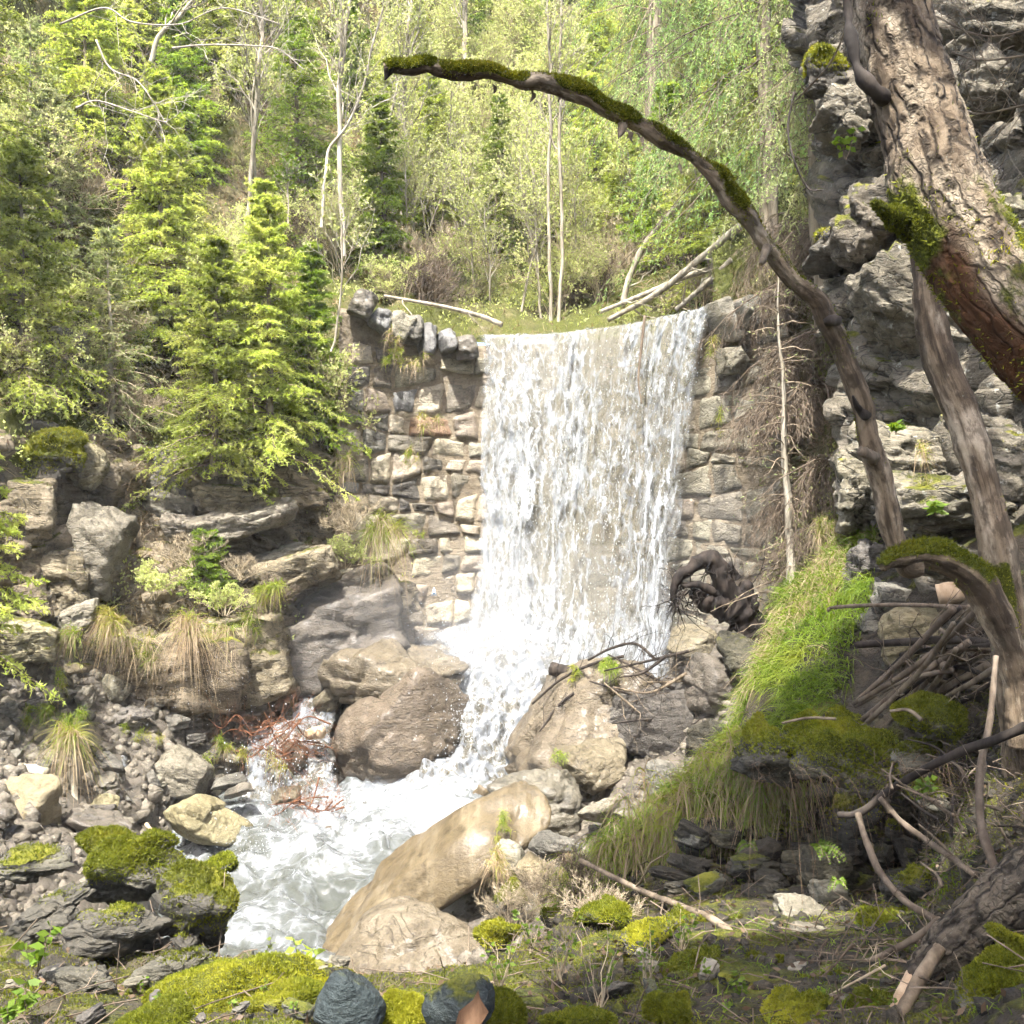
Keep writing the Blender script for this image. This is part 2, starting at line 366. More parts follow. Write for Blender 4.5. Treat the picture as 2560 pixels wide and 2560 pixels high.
W_DEAD = woodmat('dead_brown_twigs', (.085, .062, .042), (.20, .155, .11))
W_DARK = woodmat('dark_wet_wood', (.018, .014, .011), (.06, .047, .036))
W_GREYB = woodmat('weathered_branch', (.10, .075, .05), (.26, .205, .14))
W_WHITE = woodmat('whitish_pale_twig', (.30, .26, .20), (.50, .45, .37))  # whitish tone for bare twigs and birch-like stems
W_RED = woodmat('reddish_twigs', (.10, .04, .02), (.22, .10, .05))
W_SPT = woodmat('spruce_bark', (.12, .095, .065), (.27, .225, .16))
W_STRIP = woodmat('stripped_pale_wood', (.36, .25, .15), (.58, .44, .29), strc=(1, 1, .1))
# ------------------------------------------------------------------ terrain sheets
class Sheet:
    def __init__(s, ctrl):
        c = A(ctrl); s.xy = c[:, :2]/1000.; n = len(c)
        K = np.linalg.norm(s.xy[:, None]-s.xy[None], axis=-1)
        M = np.zeros((n+3, n+3)); M[:n, :n] = K; M[:n, n] = 1; M[:n, n+1:] = s.xy; M[n, :n] = 1; M[n+1:, :n] = s.xy.T
        s.w = np.linalg.solve(M, np.concatenate([1/c[:, 2], [0, 0, 0]]))
    def d(s, px, py):
        q = np.stack(np.broadcast_arrays(A(px), A(py)), -1)/1000.; sh = q.shape[:-1]; q = q.reshape(-1, 2); o = np.zeros(len(q)); n = len(s.xy)
        for k in range(n): o += s.w[k]*np.linalg.norm(q-s.xy[k], axis=1)
        o += s.w[n]+q@s.w[n+1:]
        return 1/np.clip(o, .02, 1.).reshape(sh)
    def at(s, px, py): return P(px, py, s.d(px, py))
def lerp_poly(poly):
    p = A(poly); return lambda x: np.interp(x, p[:, 0], p[:, 1])
def gridnormals(V):
    du = np.gradient(V, axis=1); dv = np.gradient(V, axis=0); n = nrm(np.cross(dv, du))
    f = np.sign((n*(-V)).sum(-1, keepdims=True)); f[f == 0] = 1
    return n*f
def relief(V, N, amp, kind, seed=0):
    o = seed*13.7; M = rotm(.25, -.6, .2) if kind != 'left' else rotm(.15, .45, .1)
    if kind == 'soil':
        return V+N*(fbm(V*.7+o, 4)*amp+fbm(V*4+o, 3)*amp*.18)[..., None]
    q = V@M
    c, e = cells(q*A([.8, .8, 1.9])*.9+o); c2, e2 = cells(q*A([1.6, 1.6, 5.5])*1.2+o+5)
    h = c*.5-np.exp(-e*10)*.35+c2*.22-np.exp(-e2*10)*.12+fbm(V*2.+o, 5)*.35
    return V+N*(h*amp)[..., None]
def build_sheet(name, sh, pxf, pyf, nu, nv, mat, amp, kind, wrap=None, seed=0, struct=True, attrs=None):
    """pxf(u,v), pyf(u,v): photo position; wrap=(side,metres): carry the edge away backwards so it is a solid bank"""
    u, v = np.meshgrid(np.linspace(0, 1, nu), np.linspace(0, 1, nv)); py = pyf(u, v); px = pxf(u, v)
    V = sh.at(px, py); N = gridnormals(V)
    if wrap:
        side, dist, drop = wrap; k = 8; t = np.linspace(1, 1/k, k)
        if side == 'L':
            e = V[:, :1]; W = e+nrm(e)*(t*dist)[None, :, None]+np.array([0, 0, -1])*(t*t*drop)[None, :, None]; V = np.concatenate([W, V], 1); N = np.concatenate([np.repeat(N[:, :1], k, 1), N], 1)
        else:
            e = V[:1]; W = e+nrm(e)*(t*dist)[:, None, None]+np.array([0, 0, -1])*(t*t*drop)[:, None, None]; V = np.concatenate([W, V], 0); N = np.concatenate([np.repeat(N[:1], k, 0), N], 0)
    V = relief(V, N, amp, kind, seed)
    n, m = V.shape[:2]; F = grid_faces(n, m)[:, ::-1]
    o = link(name, mesh(name, V, F, mat)); 
    if struct: o['kind'] = 'structure'
    return o, V.reshape(-1, 3), F

SH_BACK = Sheet([(700,860,15.6),(1000,870,15.9),(1000,780,16.2),(1000,600,19),(1000,300,23),(1000,0,26),(1000,-500,30),(1300,870,15.8),(1300,815,16.2),(1300,700,18.5),(1300,500,21.5),
  (1300,200,25),(1300,0,27),(1300,-500,31),(1700,870,14.6),(1700,790,15.2),(1700,600,18.5),(1700,300,22),(1700,0,25),(1700,-500,28),(1950,800,14),(1950,500,16.5),(1950,0,20),(2300,800,11.5),(2300,400,13),(2300,0,15),(2300,-500,17)])
LC = [(-700,1800,7),(-700,1000,9),(-700,0,12),(-700,-500,13),(0,1780,10.2),(0,1600,10.6),(0,1300,11.2),(0,1000,12),(0,700,13.2),(0,300,15),(0,-500,18),
  (300,1780,11.6),(300,1550,11.9),(300,1350,12.6),(300,1150,13.2),(300,900,14),(300,600,15.5),(300,200,17.5),(300,-500,21),(600,1800,12.6),(600,1600,12.6),(600,1480,12.9),(600,1400,13.5),
  (600,1150,14),(600,850,15),(600,500,17.5),(600,0,20.5),(600,-500,23),(800,1800,13.2),(800,1600,13.3),(800,1450,13.5),(800,1250,14),(850,1050,14.4),(850,800,15.2),(850,500,18.5),(850,0,22.5),(1000,0,25),(1000,-500,28),(1050,500,20.5),
  (920,720,16),(900,1000,15.2),(900,1200,14.9),(985,1400,14.9),(1020,1640,14.7),(1020,1800,14.5)]
SH_LEFT = Sheet(LC)
SH_BED = Sheet([(-700,1560,8),(-700,1750,7.6),(-700,2100,5.2),(0,1560,10.6),(0,1750,10.3),(0,1900,9.0),(0,2150,7.2),(300,1600,12),(300,1760,11.6),(300,1950,10.3),(250,2150,8.4),(-300,2100,6.2),(600,1600,13),(600,1780,12.7),(600,1900,12.0),(600,1990,12.0),
  (560,2080,11.7),(450,2150,10.8),(450,2300,9.3),(700,2100,12.2),(700,2250,10.2),(700,2450,8.3),(900,2050,12.8),(900,2300,9.7),(900,2500,7.6),(900,1700,13.8),(900,1850,13.0),(1100,1640,14.7),(1100,1950,13.2),(1300,1640,14.6),(1300,1750,13.8),(1200,1850,13.2),(1300,2000,11.6),
  (1300,2200,8.6),(1200,2400,7.0),(1600,1640,13),(1700,1560,13),(1700,1900,10.6),(1950,1560,11.5),(1950,1800,9.5),(1950,2300,7),(1500,2100,9.4),(0,2600,5),(600,2700,6),(1500,2700,6)])
SH_RBK = Sheet([(2150,1330,8.2),(1965,1500,7.8),(1880,1700,7.3),(1760,1900,6.9),(1560,2100,6.5),(1440,2200,6.3),(2100,1500,7.2),(2100,1700,6.6),(2000,1800,6.3),(1900,2000,6.0),(2300,1600,6.2),(2300,1330,7.2),(2560,1330,6),(2560,1600,5.3),(2560,1900,4.5),(3300,1330,5.),(3300,1700,4.),
  (2200,1900,5.6),(2000,1960,6.6),(2200,1980,6.5),(2000,2100,6.5),(2250,2100,6.2),(2000,2220,5.6),(2250,2220,5.2),(1650,2250,5.3),(2000,2330,4.6),(1500,2400,4.2),(2200,2450,3.6),(2560,2300,3.3),(2560,2560,2.5),(1400,2560,3.1),(1800,2560,3.0),(3300,2560,2.2),(2560,2850,2.05),(1400,2850,2.3)])
SH_FG = Sheet([(-700,2330,4.6),(0,2340,4.8),(300,2390,4.5),(600,2420,4.3),(900,2430,4.2),(1200,2420,4.3),(1440,2250,5.6),(1440,2400,4.3),(0,2560,3.1),(700,2560,3.0),(1280,2560,3.1),(1560,2560,3.05),(1560,2250,5.4),(0,2850,2.2),(1400,2850,2.3),(-700,2560,3.),(-700,2850,2.2)])
SH_CLF = Sheet([(2020,100,9),(2020,-500,9.5),(2050,600,8.6),(2120,1000,8.2),(2180,1350,7.7),(2250,1700,7),(2250,300,8.2),(2250,800,7.7),(2300,1200,7.2),(2400,1600,6.2),(2560,100,7),(2560,600,6.6),(2560,1000,6.4),(2560,1500,5.8),(3300,0,5),(3300,1000,4.6),(3300,1750,4.2),(2560,-500,7.6),(2560,1750,5.4)])
SH_RSL = Sheet([(1800,760,13.6),(1850,1100,13.2),(1850,1500,12.6),(1800,1700,12.4),(2000,700,12.7),(2000,1100,11.9),(2000,1400,11.2),(2000,1700,10.6),(2200,700,11.5),(2200,1300,9.8),(2200,1700,9.4),(1950,450,14.5),(2200,450,12.5)])
L_clf = lerp_poly([(-500,2010),(0,2005),(150,2010),(240,2040),(330,2070),(480,2030),(600,2050),(680,2080),(800,2070),(900,2100),(1050,2110),(1150,2140),(1250,2130),(1320,2165),(1420,2190),(1750,2230)])
R_left = lerp_poly([(-500,1150),(560,1080),(720,930),(1000,905),(1200,905),(1400,985),(1640,1020),(1800,1020)])
L_rbk = lerp_poly([(1330,2140),(1400,2080),(1500,1975),(1600,1930),(1700,1885),(1800,1840),(1900,1760),(2000,1655),(2100,1560),(2200,1450),(2300,1400),(2400,1380),(2850,1350)])
T_fg = lerp_poly([(-700,2300),(0,2340),(300,2390),(600,2420),(800,2440),(1000,2425),(1200,2405),(1440,2260),(1560,2230)])
lin = lambda a, b: (lambda u, v: a+(b-a)*u)
linv = lambda a, b: (lambda u, v: a+(b-a)*v)
o_back, V_back, F_back = build_sheet('hillside_behind_dam', SH_BACK, lin(760, 2300), linv(-500, 870), 130, 120, M_SOIL, .5, 'soil')
o_left, V_left, F_left = build_sheet('hillside_left', SH_LEFT, lambda u, v: -700+(R_left(-500+1680*v)+700)*u, linv(-500, 1180), 170, 150, M_SOIL, .45, 'soil', seed=2)
o_bank, V_bank, F_bank = build_sheet('rocky_bank_left', SH_LEFT, lambda u, v: -700+(R_left(1090+710*v)+700)*u, linv(1090, 1800), 280, 150, M_BANK, .42, 'left', seed=3)
o_bed, V_bed, F_bed = build_sheet('stream_bed', SH_BED, lin(-700, 1950), linv(1560, 2700), 200, 140, M_GREYW, .10, 'rock', seed=4)
o_rsl, V_rsl, F_rsl = build_sheet('slope_right_of_dam', SH_RSL, lin(1790, 2230), linv(450, 1700), 70, 130, M_SOIL, .3, 'soil', seed=5)
o_clf, V_clf, F_clf = build_sheet('cliff', SH_CLF, lambda u, v: L_clf(-500+2250*v)+(3300-L_clf(-500+2250*v))*u, linv(-500, 1750), 230, 360, M_CLIFF, .34, 'rock', ('L', 3., 0), seed=6)
o_rbk, V_rbk, F_rbk = build_sheet('right_bank', SH_RBK, lambda u, v: L_rbk(1330+1520*v)+(3300-L_rbk(1330+1520*v))*u, linv(1330, 2850), 170, 170, M_EARTH, .16, 'soil', ('L', 1.6, 1.2), seed=7)
o_fg, V_fg, F_fg = build_sheet('near_bank', SH_FG, lin(-700, 1560), lambda u, v: T_fg(-700+2260*u)*(1-v)+2850*v, 200, 110, M_EARTH, .10, 'rock', ('T', 1.2, 1.6), seed=8)

# ------------------------------------------------------------------ the masonry check dam
D_dam = lerp_poly([(780,14.2),(890,14.6),(1000,14.9),(1200,15.05),(1400,14.9),(1600,14.1),(1780,13.0),(1900,12.4),(2000,12.0)])
C_dam = lerp_poly([(860,3.0),(890,2.98),(960,2.88),(1020,2.72),(1080,2.6),(1180,2.56),(1790,2.58),(1830,2.75),(2000,2.8)])     # crest height
def dam_pt(px, z, out=0.):
    px, z = np.broadcast_arrays(A(px), A(z)); d = D_dam(px)-(C_dam(px)-z)*.11
    x = (px-1280)/2560*D_dam(px); return np.stack([x, d-out, z], -1)
dam = thing('check_dam', 'tall curved rubble masonry check dam the waterfall pours over', 'dam', dam_pt(1300, -2.6))
u, v = np.meshgrid(np.linspace(850, 1960, 90), np.linspace(0, 1, 60)); zz = -2.9+(C_dam(u)-.12+2.9)*v
Vf = dam_pt(u, zz, .005); Vb = dam_pt(u[-1:], zz[-1:]-.02, -1.1); Vb2 = dam_pt(u[-1:], zz[-1:]*0-2.9, -1.1)
Vd = np.concatenate([Vf, Vb, Vb2], 0); Vd = Vd+fbm(Vd*5, 4)[..., None]*np.array([.02, .04, .02])
part('core', Vd, grid_faces(62, 90), M_MORTAR, dam)
rng = np.random.default_rng(5)
PROTO = [mesh('stone', *rock(700+i, (1, 1, 1), 4, 5, 40, .04, .06, 2.6, (1, 1, 1.6), box=.97), None) for i in range(12)]
def stone_mesh(i, mat, _c={}):
    k = (i, mat.name)
    if k not in _c: m = PROTO[i].copy(); m.materials.clear(); m.materials.append(mat); _c[k] = m
    return _c[k]
def fitted(px, zz, mat, seed):
    """one block of the wall face: corners px/zz (bottom left, bottom right, top right, top left), rounded and rough-hewn"""
    r = np.random.default_rng(seed); n = 9; a, b = np.meshgrid(np.linspace(0, 1, n), np.linspace(0, 1, n))
    bl = lambda q: (q[0]*(1-a)+q[1]*a)*(1-b)+(q[3]*(1-a)+q[2]*a)*b
    e = np.minimum(np.minimum(a, 1-a), np.minimum(b, 1-b)); cr = np.minimum(a, 1-a)*np.minimum(b, 1-b)
    X, Z = bl(px), bl(zz); base = dam_pt(X, Z); wob = fbm(base*4+seed, 3)
    out = .05+r.uniform(-.02, .028)+r.normal()*.03*(a-.5)+r.normal()*.03*(b-.5)
    c_, e_ = cells(base*A([4, 4, 5])+seed*3.1); out = out+.022*c_-.02*np.exp(-e_*9)+.035*wob+.02*fbm(base*12+seed, 2)
    out = out*sst(e+.06*wob, -.06, .12)-.035*(1-sst(e, 0, .02)); X = X+wob*3
    V = dam_pt(X, Z+wob*.012, out); ring = np.concatenate([V[0], V[1:, -1], V[-1, -2::-1], V[-2:0:-1, 0]]); back = ring+A([0, .28, 0]); k = len(ring)
    idx = np.arange(n*n).reshape(n, n); rid = np.concatenate([idx[0], idx[1:, -1], idx[-1, -2::-1], idx[-2:0:-1, 0]]); j = np.arange(k); j2 = (j+1) % k
    Vv = np.vstack([V.reshape(-1, 3), back]); c = Vv[:n*n].mean(0); F = [np.vstack([grid_faces(n, n), np.stack([rid[j2], rid[j], n*n+j, n*n+j2], 1)])]
    link('stone', mesh('stone', Vv-c, F, mat), dam, Vector(c)-dam.location)
rowz = [-2.75]
while rowz[-1] < 2.3: rowz.append(rowz[-1]+rng.uniform(.20, .36))
zline = lambda k, x: rowz[k]+.09*np.sin(x/95.+k*1.7)+.05*np.sin(x/37.+k*2.9)
for k in range(len(rowz)-1):
    x = 862+rng.uniform(-20, 20); xb = xt = x
    while x < 1935:
        dp = rng.uniform(.24, .52)*(1.35 if rng.random() < .2 else 1)*2560/float(D_dam(x)); c = x+dp/2; t0, t1 = rng.uniform(-11, 11, 2); g = .4; nb, nt = x+dp+t0, x+dp+t1
        ql = [xb+g, nb-g, nt-g, xt+g]; xb, xt = nb, nt; top = min(float(C_dam(x)), float(C_dam(x+dp)))-.02
        zz = [zline(k, x)+.007, zline(k, x+dp)+.007, min(zline(k+1, x+dp)-.007, top), min(zline(k+1, x)-.007, top)]
        if zz[2]-zz[1] > .08 and zz[3]-zz[0] > .08:
            zc = sum(zz)/4; gr = c < 1130 and zc > -.2
            mt = rng.choice(5, p=[.42, .14, .06, .32, .06] if gr else [.80, .02, .0, .18, 0.])
            mt = [M_DAM, M_GREY, M_SLATE, M_WARM, M_GREYW][mt] if c < 1700 else [M_WARM, M_GREY, M_GREYW, M_WARM, M_GREYW][mt]
            if abs(c-1105) < 26 and abs(zc-1.35) < .17: mt = M_ORANGE
            fitted(ql, zz, mt, int(rng.integers(1e6)))
        x += dp
for (cx, cy, hw, hh, tilt, mt) in [(912,765,34,40,-.45,M_GREYW),(955,800,33,42,-.5,M_SLATE),(998,818,32,44,-.45,M_WARM),(1035,828,26,38,-.25,M_GREY),(1068,850,34,46,-.15,M_SLATE),(1120,856,30,34,-.08,M_SLATE),(1166,868,30,34,.05,M_GREYW),
                                   (1815,800,38,62,.1,M_GREYW),(1858,790,30,50,.2,M_GREY),(1835,900,36,40,.1,M_WARM)]:
    d = float(D_dam(cx))-.15; p = P(cx, cy, d)
    link('stone', stone_mesh(int(rng.integers(12)), mt), dam, Vector(p)-dam.location, (rng.uniform(-.1, .1), -tilt, .2), (hw*d/2560, .4, hh*d/2560))
# triangular marker on the wall
d = 14.35; tri = P(A([1082, 1097, 1089.5]), A([1484, 1484, 1463]), d); c = tri.mean(0)
sign = thing('triangular_marker', 'tiny white triangular plate with blue mark fixed low on the dam wall', 'marker', c)
def plate(tr, y0, y1):
    V = np.vstack([tr+[0, y0, 0], tr+[0, y1, 0]]); return V, [np.array([[0, 1, 2], [5, 4, 3]]), np.array([[0, 3, 4, 1], [1, 4, 5, 2], [2, 5, 3, 0]])]
def flatmat(name, col, rough=.6):
    t = NT(name); n = t.noise(t.n('TexCoord', o=3), 40, 3); t.surf(t.n('BsdfPrincipled', {'Base Color': t.mix(n, A(col)*.8, col), 'Roughness': rough})); return t.m
pl_ = part('plate', *plate(tri, -.35, -.33), flatmat('white_enamel', (.8, .82, .84)), sign, False)
ct = (tri-c)*.38+c+np.array([0, 0, -.005]); part('mark', *plate(ct, -.354, -.35), flatmat('blue_mark', (.08, .2, .4)), sign, False).parent = pl_

# ------------------------------------------------------------------ water
def fallmat(name, dens, lace=7., strz=.42, gap=.35, tint=(.21, .195, .15), cov=.5, alb=.40):
    """frothy falling water: bright lace of foam over thin grey-brown water, torn open in places"""
    t = NT(name); p = geo(t, POS)
    wv = t.n('TexNoise', {'Vector': p, 'Scale': 3., 'Detail': 3.}, o=1)
    q = t.n('VectorMath', {0: p, 1: t.n('VectorMath', {0: wv, 'Scale': .28}, operation='SCALE')}, operation='ADD')
    q = t.vm(q, (1, .6, strz))
    e1 = t.n('TexVoronoi', {'Vector': q, 'Scale': lace, 'Randomness': 1.}, feature='DISTANCE_TO_EDGE')
    e2 = t.n('TexVoronoi', {'Vector': q, 'Scale': lace*2.3, 'Randomness': 1.}, feature='DISTANCE_TO_EDGE')
    l1 = t.math('SUBTRACT', 1., t.step(e1, .0, .16)); l2 = t.math('SUBTRACT', 1., t.step(e2, .0, .2))
    big = t.noise(t.vm(p, (1, 1, .10)), 3.2, 5, .65); med = t.noise(t.vm(p, (1, 1, .3)), 11, 5, .7)
    st1 = t.noise(t.vm(q, (1, 1, .12/strz)), 13, 4, .6); st2 = t.noise(t.vm(q, (1, 1, .06/strz)), 60, 3, .6)
    f = t.math('ADD', t.math('MULTIPLY', l1, .42), t.math('MULTIPLY', l2, .22))
    f = t.math('ADD', f, t.math('MULTIPLY', t.math('SUBTRACT', med, .5), .8))
    f = t.math('ADD', f, t.math('ADD', t.math('MULTIPLY', t.math('SUBTRACT', st1, .5), 1.7), t.math('MULTIPLY', t.math('SUBTRACT', st2, .5), .9)))
    f = t.math('ADD', f, t.math('MULTIPLY', t.math('SUBTRACT', big, .5), 2.8))
    f = t.math('ADD', f, cov-.5)
    if dens: f = t.math('ADD', f, t.math('MULTIPLY', t.n('Attribute', o=2, attribute_name='foam'), 1.))
    foam = t.step(f, .0, .75)
    bp = t.n('Bump', {'Height': f, 'Strength': .25, 'Distance': .04})
    white = t.n('BsdfPrincipled', {'Base Color': (alb*.97, alb*1.03, alb*1.09, 1), 'Roughness': .35, 'Specular IOR Level': .6, 'Normal': bp})
    tl = t.n('BsdfTranslucent', {'Color': (alb*.97, alb*1.03, alb*1.09, 1)}); white = t.n('MixShader', {0: .3, 1: white, 2: tl})
    thin = t.n('BsdfPrincipled', {'Base Color': c4(tint), 'Roughness': .12, 'Specular IOR Level': .8, 'Normal': bp})
    wat = t.n('MixShader', {0: foam, 1: thin, 2: white})
    al = t.math('ADD', gap, t.math('MULTIPLY', foam, 1.-gap))
    al = t.math('MULTIPLY', al, t.n('Attribute', o=2, attribute_name='edge'))
    t.surf(t.n('MixShader', {0: al, 1: t.n('BsdfTransparent'), 2: wat})); return t.m
M_FALL = fallmat('falling_water', True, 5.5, .5, .7, cov=.52)
M_FALL2 = fallmat('falling_water_threads', True, 7., .15, .02, cov=.24)
M_CASC = fallmat('cascade_water', True, 7., .6, .6, (.15, .14, .11), cov=.38, alb=.23)
def poolmat():
    t = NT('churning_water'); p = geo(t, POS)
    wv = t.n('TexNoise', {'Vector': p, 'Scale': 1.6, 'Detail': 4.}, o=1)
    q = t.n('VectorMath', {0: p, 1: t.n('VectorMath', {0: wv, 'Scale': .8}, operation='SCALE')}, operation='ADD')
    n1 = t.noise(t.vm(q, (1, 1, 1)), 1.5, 7, .65, .6); n2 = t.noise(q, 7, 6, .7, .5)
    e = t.math('SUBTRACT', 1., t.step(t.n('TexVoronoi', {'Vector': q, 'Scale': 5.}, feature='DISTANCE_TO_EDGE'), 0., .18))
    f = t.math('ADD', t.math('MULTIPLY', n1, 1.5), t.math('ADD', t.math('MULTIPLY', n2, .7), t.math('MULTIPLY', e, .22)))
    f = t.math('ADD', f, t.n('Attribute', o=2, attribute_name='foam'))
    foam = t.step(f, 1.15, 2.05)
    bp = t.n('Bump', {'Height': t.math('ADD', n2, t.math('MULTIPLY', foam, .5)), 'Strength': .35, 'Distance': .06})
    col = t.mix(foam, (.06, .064, .055), (.21, .222, .232)); ro = t.math('ADD', .08, t.math('MULTIPLY', foam, .4))
    t.surf(t.n('BsdfPrincipled', {'Base Color': col, 'Roughness': ro, 'Specular IOR Level': .6, 'Normal': bp})); return t.m
M_POOL = poolmat()
# curtain over the crest
Lw = lerp_poly([(812,1192),(1000,1205),(1250,1200),(1400,1193),(1520,1175),(1640,1130),(1700,1110)])
Rw = lerp_poly([(740,1792),(800,1772),(900,1752),(1100,1722),(1300,1702),(1500,1686),(1640,1675),(1700,1670)])
def curtain(off, seed, nu, nv, amp, z0=2.56, z1=-2.35):
    uu, vv = np.meshgrid(np.linspace(0, 1, nu), np.linspace(0, 1, nv)); zz = z0+(z1-z0)*vv
    pxt = 1192+600*uu                                  # along the crest
    dep = D_dam(pxt)-off*(.25+.75*np.sqrt(vv))-.42*vv**.8-.12
    py = 1280-zz*2560/dep; px = Lw(py)+(Rw(py)-Lw(py))*uu
    V = P(px, py, dep)
    s = np.stack([px/2560*14*2.2, vv*1.3, np.full_like(px, seed)], -1)
    r = fbm(s*A([2.6, 1.5, 1]), 4, .6)*amp*1.6+fbm(V*A([6, 6, 3.2])+seed, 4, .6)*amp
    V = V+np.stack([r*.25, -np.abs(r)*1.2-r*.3, r*0], -1)
    lip = np.linspace(1, .15, 5)                        # water coming over the crest from the channel behind
    Lp = V[:1]+np.stack([lip*0, lip*.9, .05*lip+.03], -1)[:, None]; V = np.concatenate([Lp, V], 0)
    uu = np.concatenate([np.repeat(uu[:1], 5, 0), uu]); vv = np.concatenate([np.zeros((5, nu)), vv])
    edge = sst(uu+fbm(V*A([3, 3, 4]), 3)*.05, .0, .05)*(1-sst(uu+fbm(V*A([3, 3, 3])+9, 3)*.06, .93, 1.0))
    foam = .10*np.exp(-((uu-.25)/.25)**2)+.55*sst(vv, .72, 1.)-.22*np.exp(-((uu-.53)/.05)**2)*sst(vv, .1, .3)-.25*np.exp(-((uu-.68)/.05)**2)*sst(vv, .25, .5)-.55*np.exp(-((uu-.56)/.06)**2)*(1-sst(vv, .06, .16))+.08*sst(uu, .6, .8)-.55*np.exp(-((uu-.2)/.2)**2)*(1-sst(vv, 0.02, .12))*.4
    if off < .1: edge = edge*(1-.28*sst(uu+.1*fbm(V*A([5, 5, .5]), 3), .48, .62)*sst(vv, .05, .25)*(1-sst(vv, .7, .95)))
    return V, grid_faces(*V.shape[:2])[:, ::-1], {'edge': edge.ravel(), 'foam': foam.ravel()}
fall = tag(link('waterfall', None, None, P(1430, 1640, 14.2)), kind='structure')
for nm, off, sd, mt, am in (('water_sheet', .06, 3, M_FALL, .024), ('water_veil', .20, 8, M_FALL2, .04), ('water_veil', .36, 12, M_FALL2, .05)):
    V, F, at = curtain(off, sd, 110, 190, am); part(nm, V, F, mt, fall, attrs=at)
def flow(name, path, nu, nv, amp, mat, seed, foam=.2, bow=.12):
    """a band of rushing water: path rows px,py,d,half width px"""
    q = spl(path, nv); uu = np.linspace(-1, 1, nu); n = len(q)
    px = q[:, 0:1]+q[:, 3:4]*uu; py = q[:, 1:2]+0*uu+bow*0; d = q[:, 2:3]+0*uu
    V = P(px, py, d); V[..., 2] += bow*(1-uu**2)
    r = fbm(V*A([2.2, 1.6, 1.6])+seed, 5, .62)*amp+np.abs(fbm(V*6+seed, 3))*amp*.7
    V = V+np.stack([fbm(V*3+seed+5, 3)*amp*.5, -r*.7, r], -1)
    e = 1-sst(np.abs(uu)[None]+fbm(V*5+seed, 3)*.3, .72, 1.0); e[:2] *= A([0., .6])[:, None]
    o = link(name, mesh(name, V-A(fall.location), grid_faces(n, nu)[:, ::-1], mat, True, {'edge': e.ravel(), 'foam': np.full(V.shape[:2], foam).ravel()}), fall)
    return o
flow('cascade', [(1330,1585,14.25,300),(1300,1660,13.7,210),(1250,1730,13.15,165),(1215,1800,12.7,160),(1175,1880,12.35,170),(1130,1950,12.0,190),(1050,2010,11.65,220),(930,2060,11.3,230),(830,2110,10.9,230)], 70, 190, .20, M_CASC, 2, .42)
flow('cascade', [(850,1690,13.5,60),(800,1740,13.1,66),(765,1790,12.75,75),(740,1835,12.5,85),(745,1870,12.2,95),(750,1960,11.9,95),(750,2040,11.5,110)], 40, 110, .10, M_CASC, 6, .18)
flow('cascade', [(700,1825,12.6,40),(655,1850,12.3,40),(648,1900,12.0,34),(640,1960,11.7,40),(625,2030,11.4,50),(610,2090,11.1,80)], 24, 90, .08, M_CASC, 7, .22)
flow('cascade', [(310,1890,11.0,16),(300,1930,10.7,20),(290,1985,10.4,24),(320,2030,10.1,30)], 14, 50, .05, M_CASC, 9, .0)
# pool
nx, ny = 170, 160; X, Y = np.meshgrid(np.linspace(-4.9, 1.2, nx), np.linspace(6.4, 12.2, ny))
q = np.stack([X, Y, X*0], -1); fl = np.stack([(X*.8-Y*.6)*.55, (X*.6+Y*.8)*1.3, X*0], -1); hgt = fbm(fl*1.1+3, 5, .62)*.40+(1-np.abs(fbm(fl*2.4+8, 3, .5))*2.2)*.12+fbm(q*7, 2)*.02
near = np.exp(-(((X+1.3)/1.5)**2+((Y-11.3)/1.4)**2)); hgt = hgt*(.75+.6*near)+near*.30
rb = np.interp(Y, [6.4, 7.8, 8.6, 9.6, 10.6, 11.4, 12.2], [-1.9, -1.5, -1.1, -.55, -.25, .5, 1.])      # the golden boulder bounds the pool on the right
Vp = np.stack([X+fbm(q*1.5+30, 3)*.15, Y, -3.58+hgt*.85+(Y-6.5)*.06-.12-1.2*sst(X-rb, 0, .9)], -1)
o = solo('stream', None, None, Vp, grid_faces(ny, nx), M_POOL, attrs={'foam': (.16+.5*near-.10*sst(8.6-Y, 0, 1.5)).ravel()}); o['kind'] = 'structure'
# droplets thrown off the fall, cascade and pool
rng = np.random.default_rng(17); dp, ds = [], []
def spray(n, px, py, d, spx, spy, sd, s0, s1):
    q = rng.normal(size=(n, 3)); dp.append(P(px+q[:, 0]*spx, py+q[:, 1]*spy, d+q[:, 2]*sd)); ds.append(rng.uniform(s0, s1, n)*rng.uniform(.4, 1, n))
NF = 1800; uu = rng.random(NF); zz = rng.uniform(-2.2, 2.3, NF); pxx = 1192+600*uu; dd = D_dam(pxx)-.35-.55*((2.56-zz)/4.9)-rng.random(NF)*.3; pyy = 1280-zz*2560/dd
dp.append(P(Lw(pyy)+(Rw(pyy)-Lw(pyy))*uu, pyy, dd)); ds.append(rng.uniform(.003, .009, NF))
spray(2600, 1230, 1640, 13.6, 110, 70, .25, .003, .010); spray(1500, 1150, 1850, 12.3, 70, 90, .2, .003, .010); spray(1200, 950, 2060, 11.2, 150, 30, .3, .003, .010)
spray(500, 700, 1950, 11.6, 70, 60, .2, .004, .012); spray(450, 450, 1740, 11.8, 160, 60, .3, .002, .006); spray(700, 650, 2130, 10.2, 90, 45, .4, .003, .009); spray(1000, 1600, 1580, 13, 90, 60, .2, .003, .01)
dp = np.vstack(dp); ds = np.concatenate(ds); OV = nrm(A([[1, 0, 0], [-1, 0, 0], [0, 1, 0], [0, -1, 0], [0, 0, 1.7], [0, 0, -1.7]]))*A([1, 1, 1.5]); OF = np.array([[0,2,4],[2,1,4],[1,3,4],[3,0,4],[2,0,5],[1,2,5],[3,1,5],[0,3,5]])
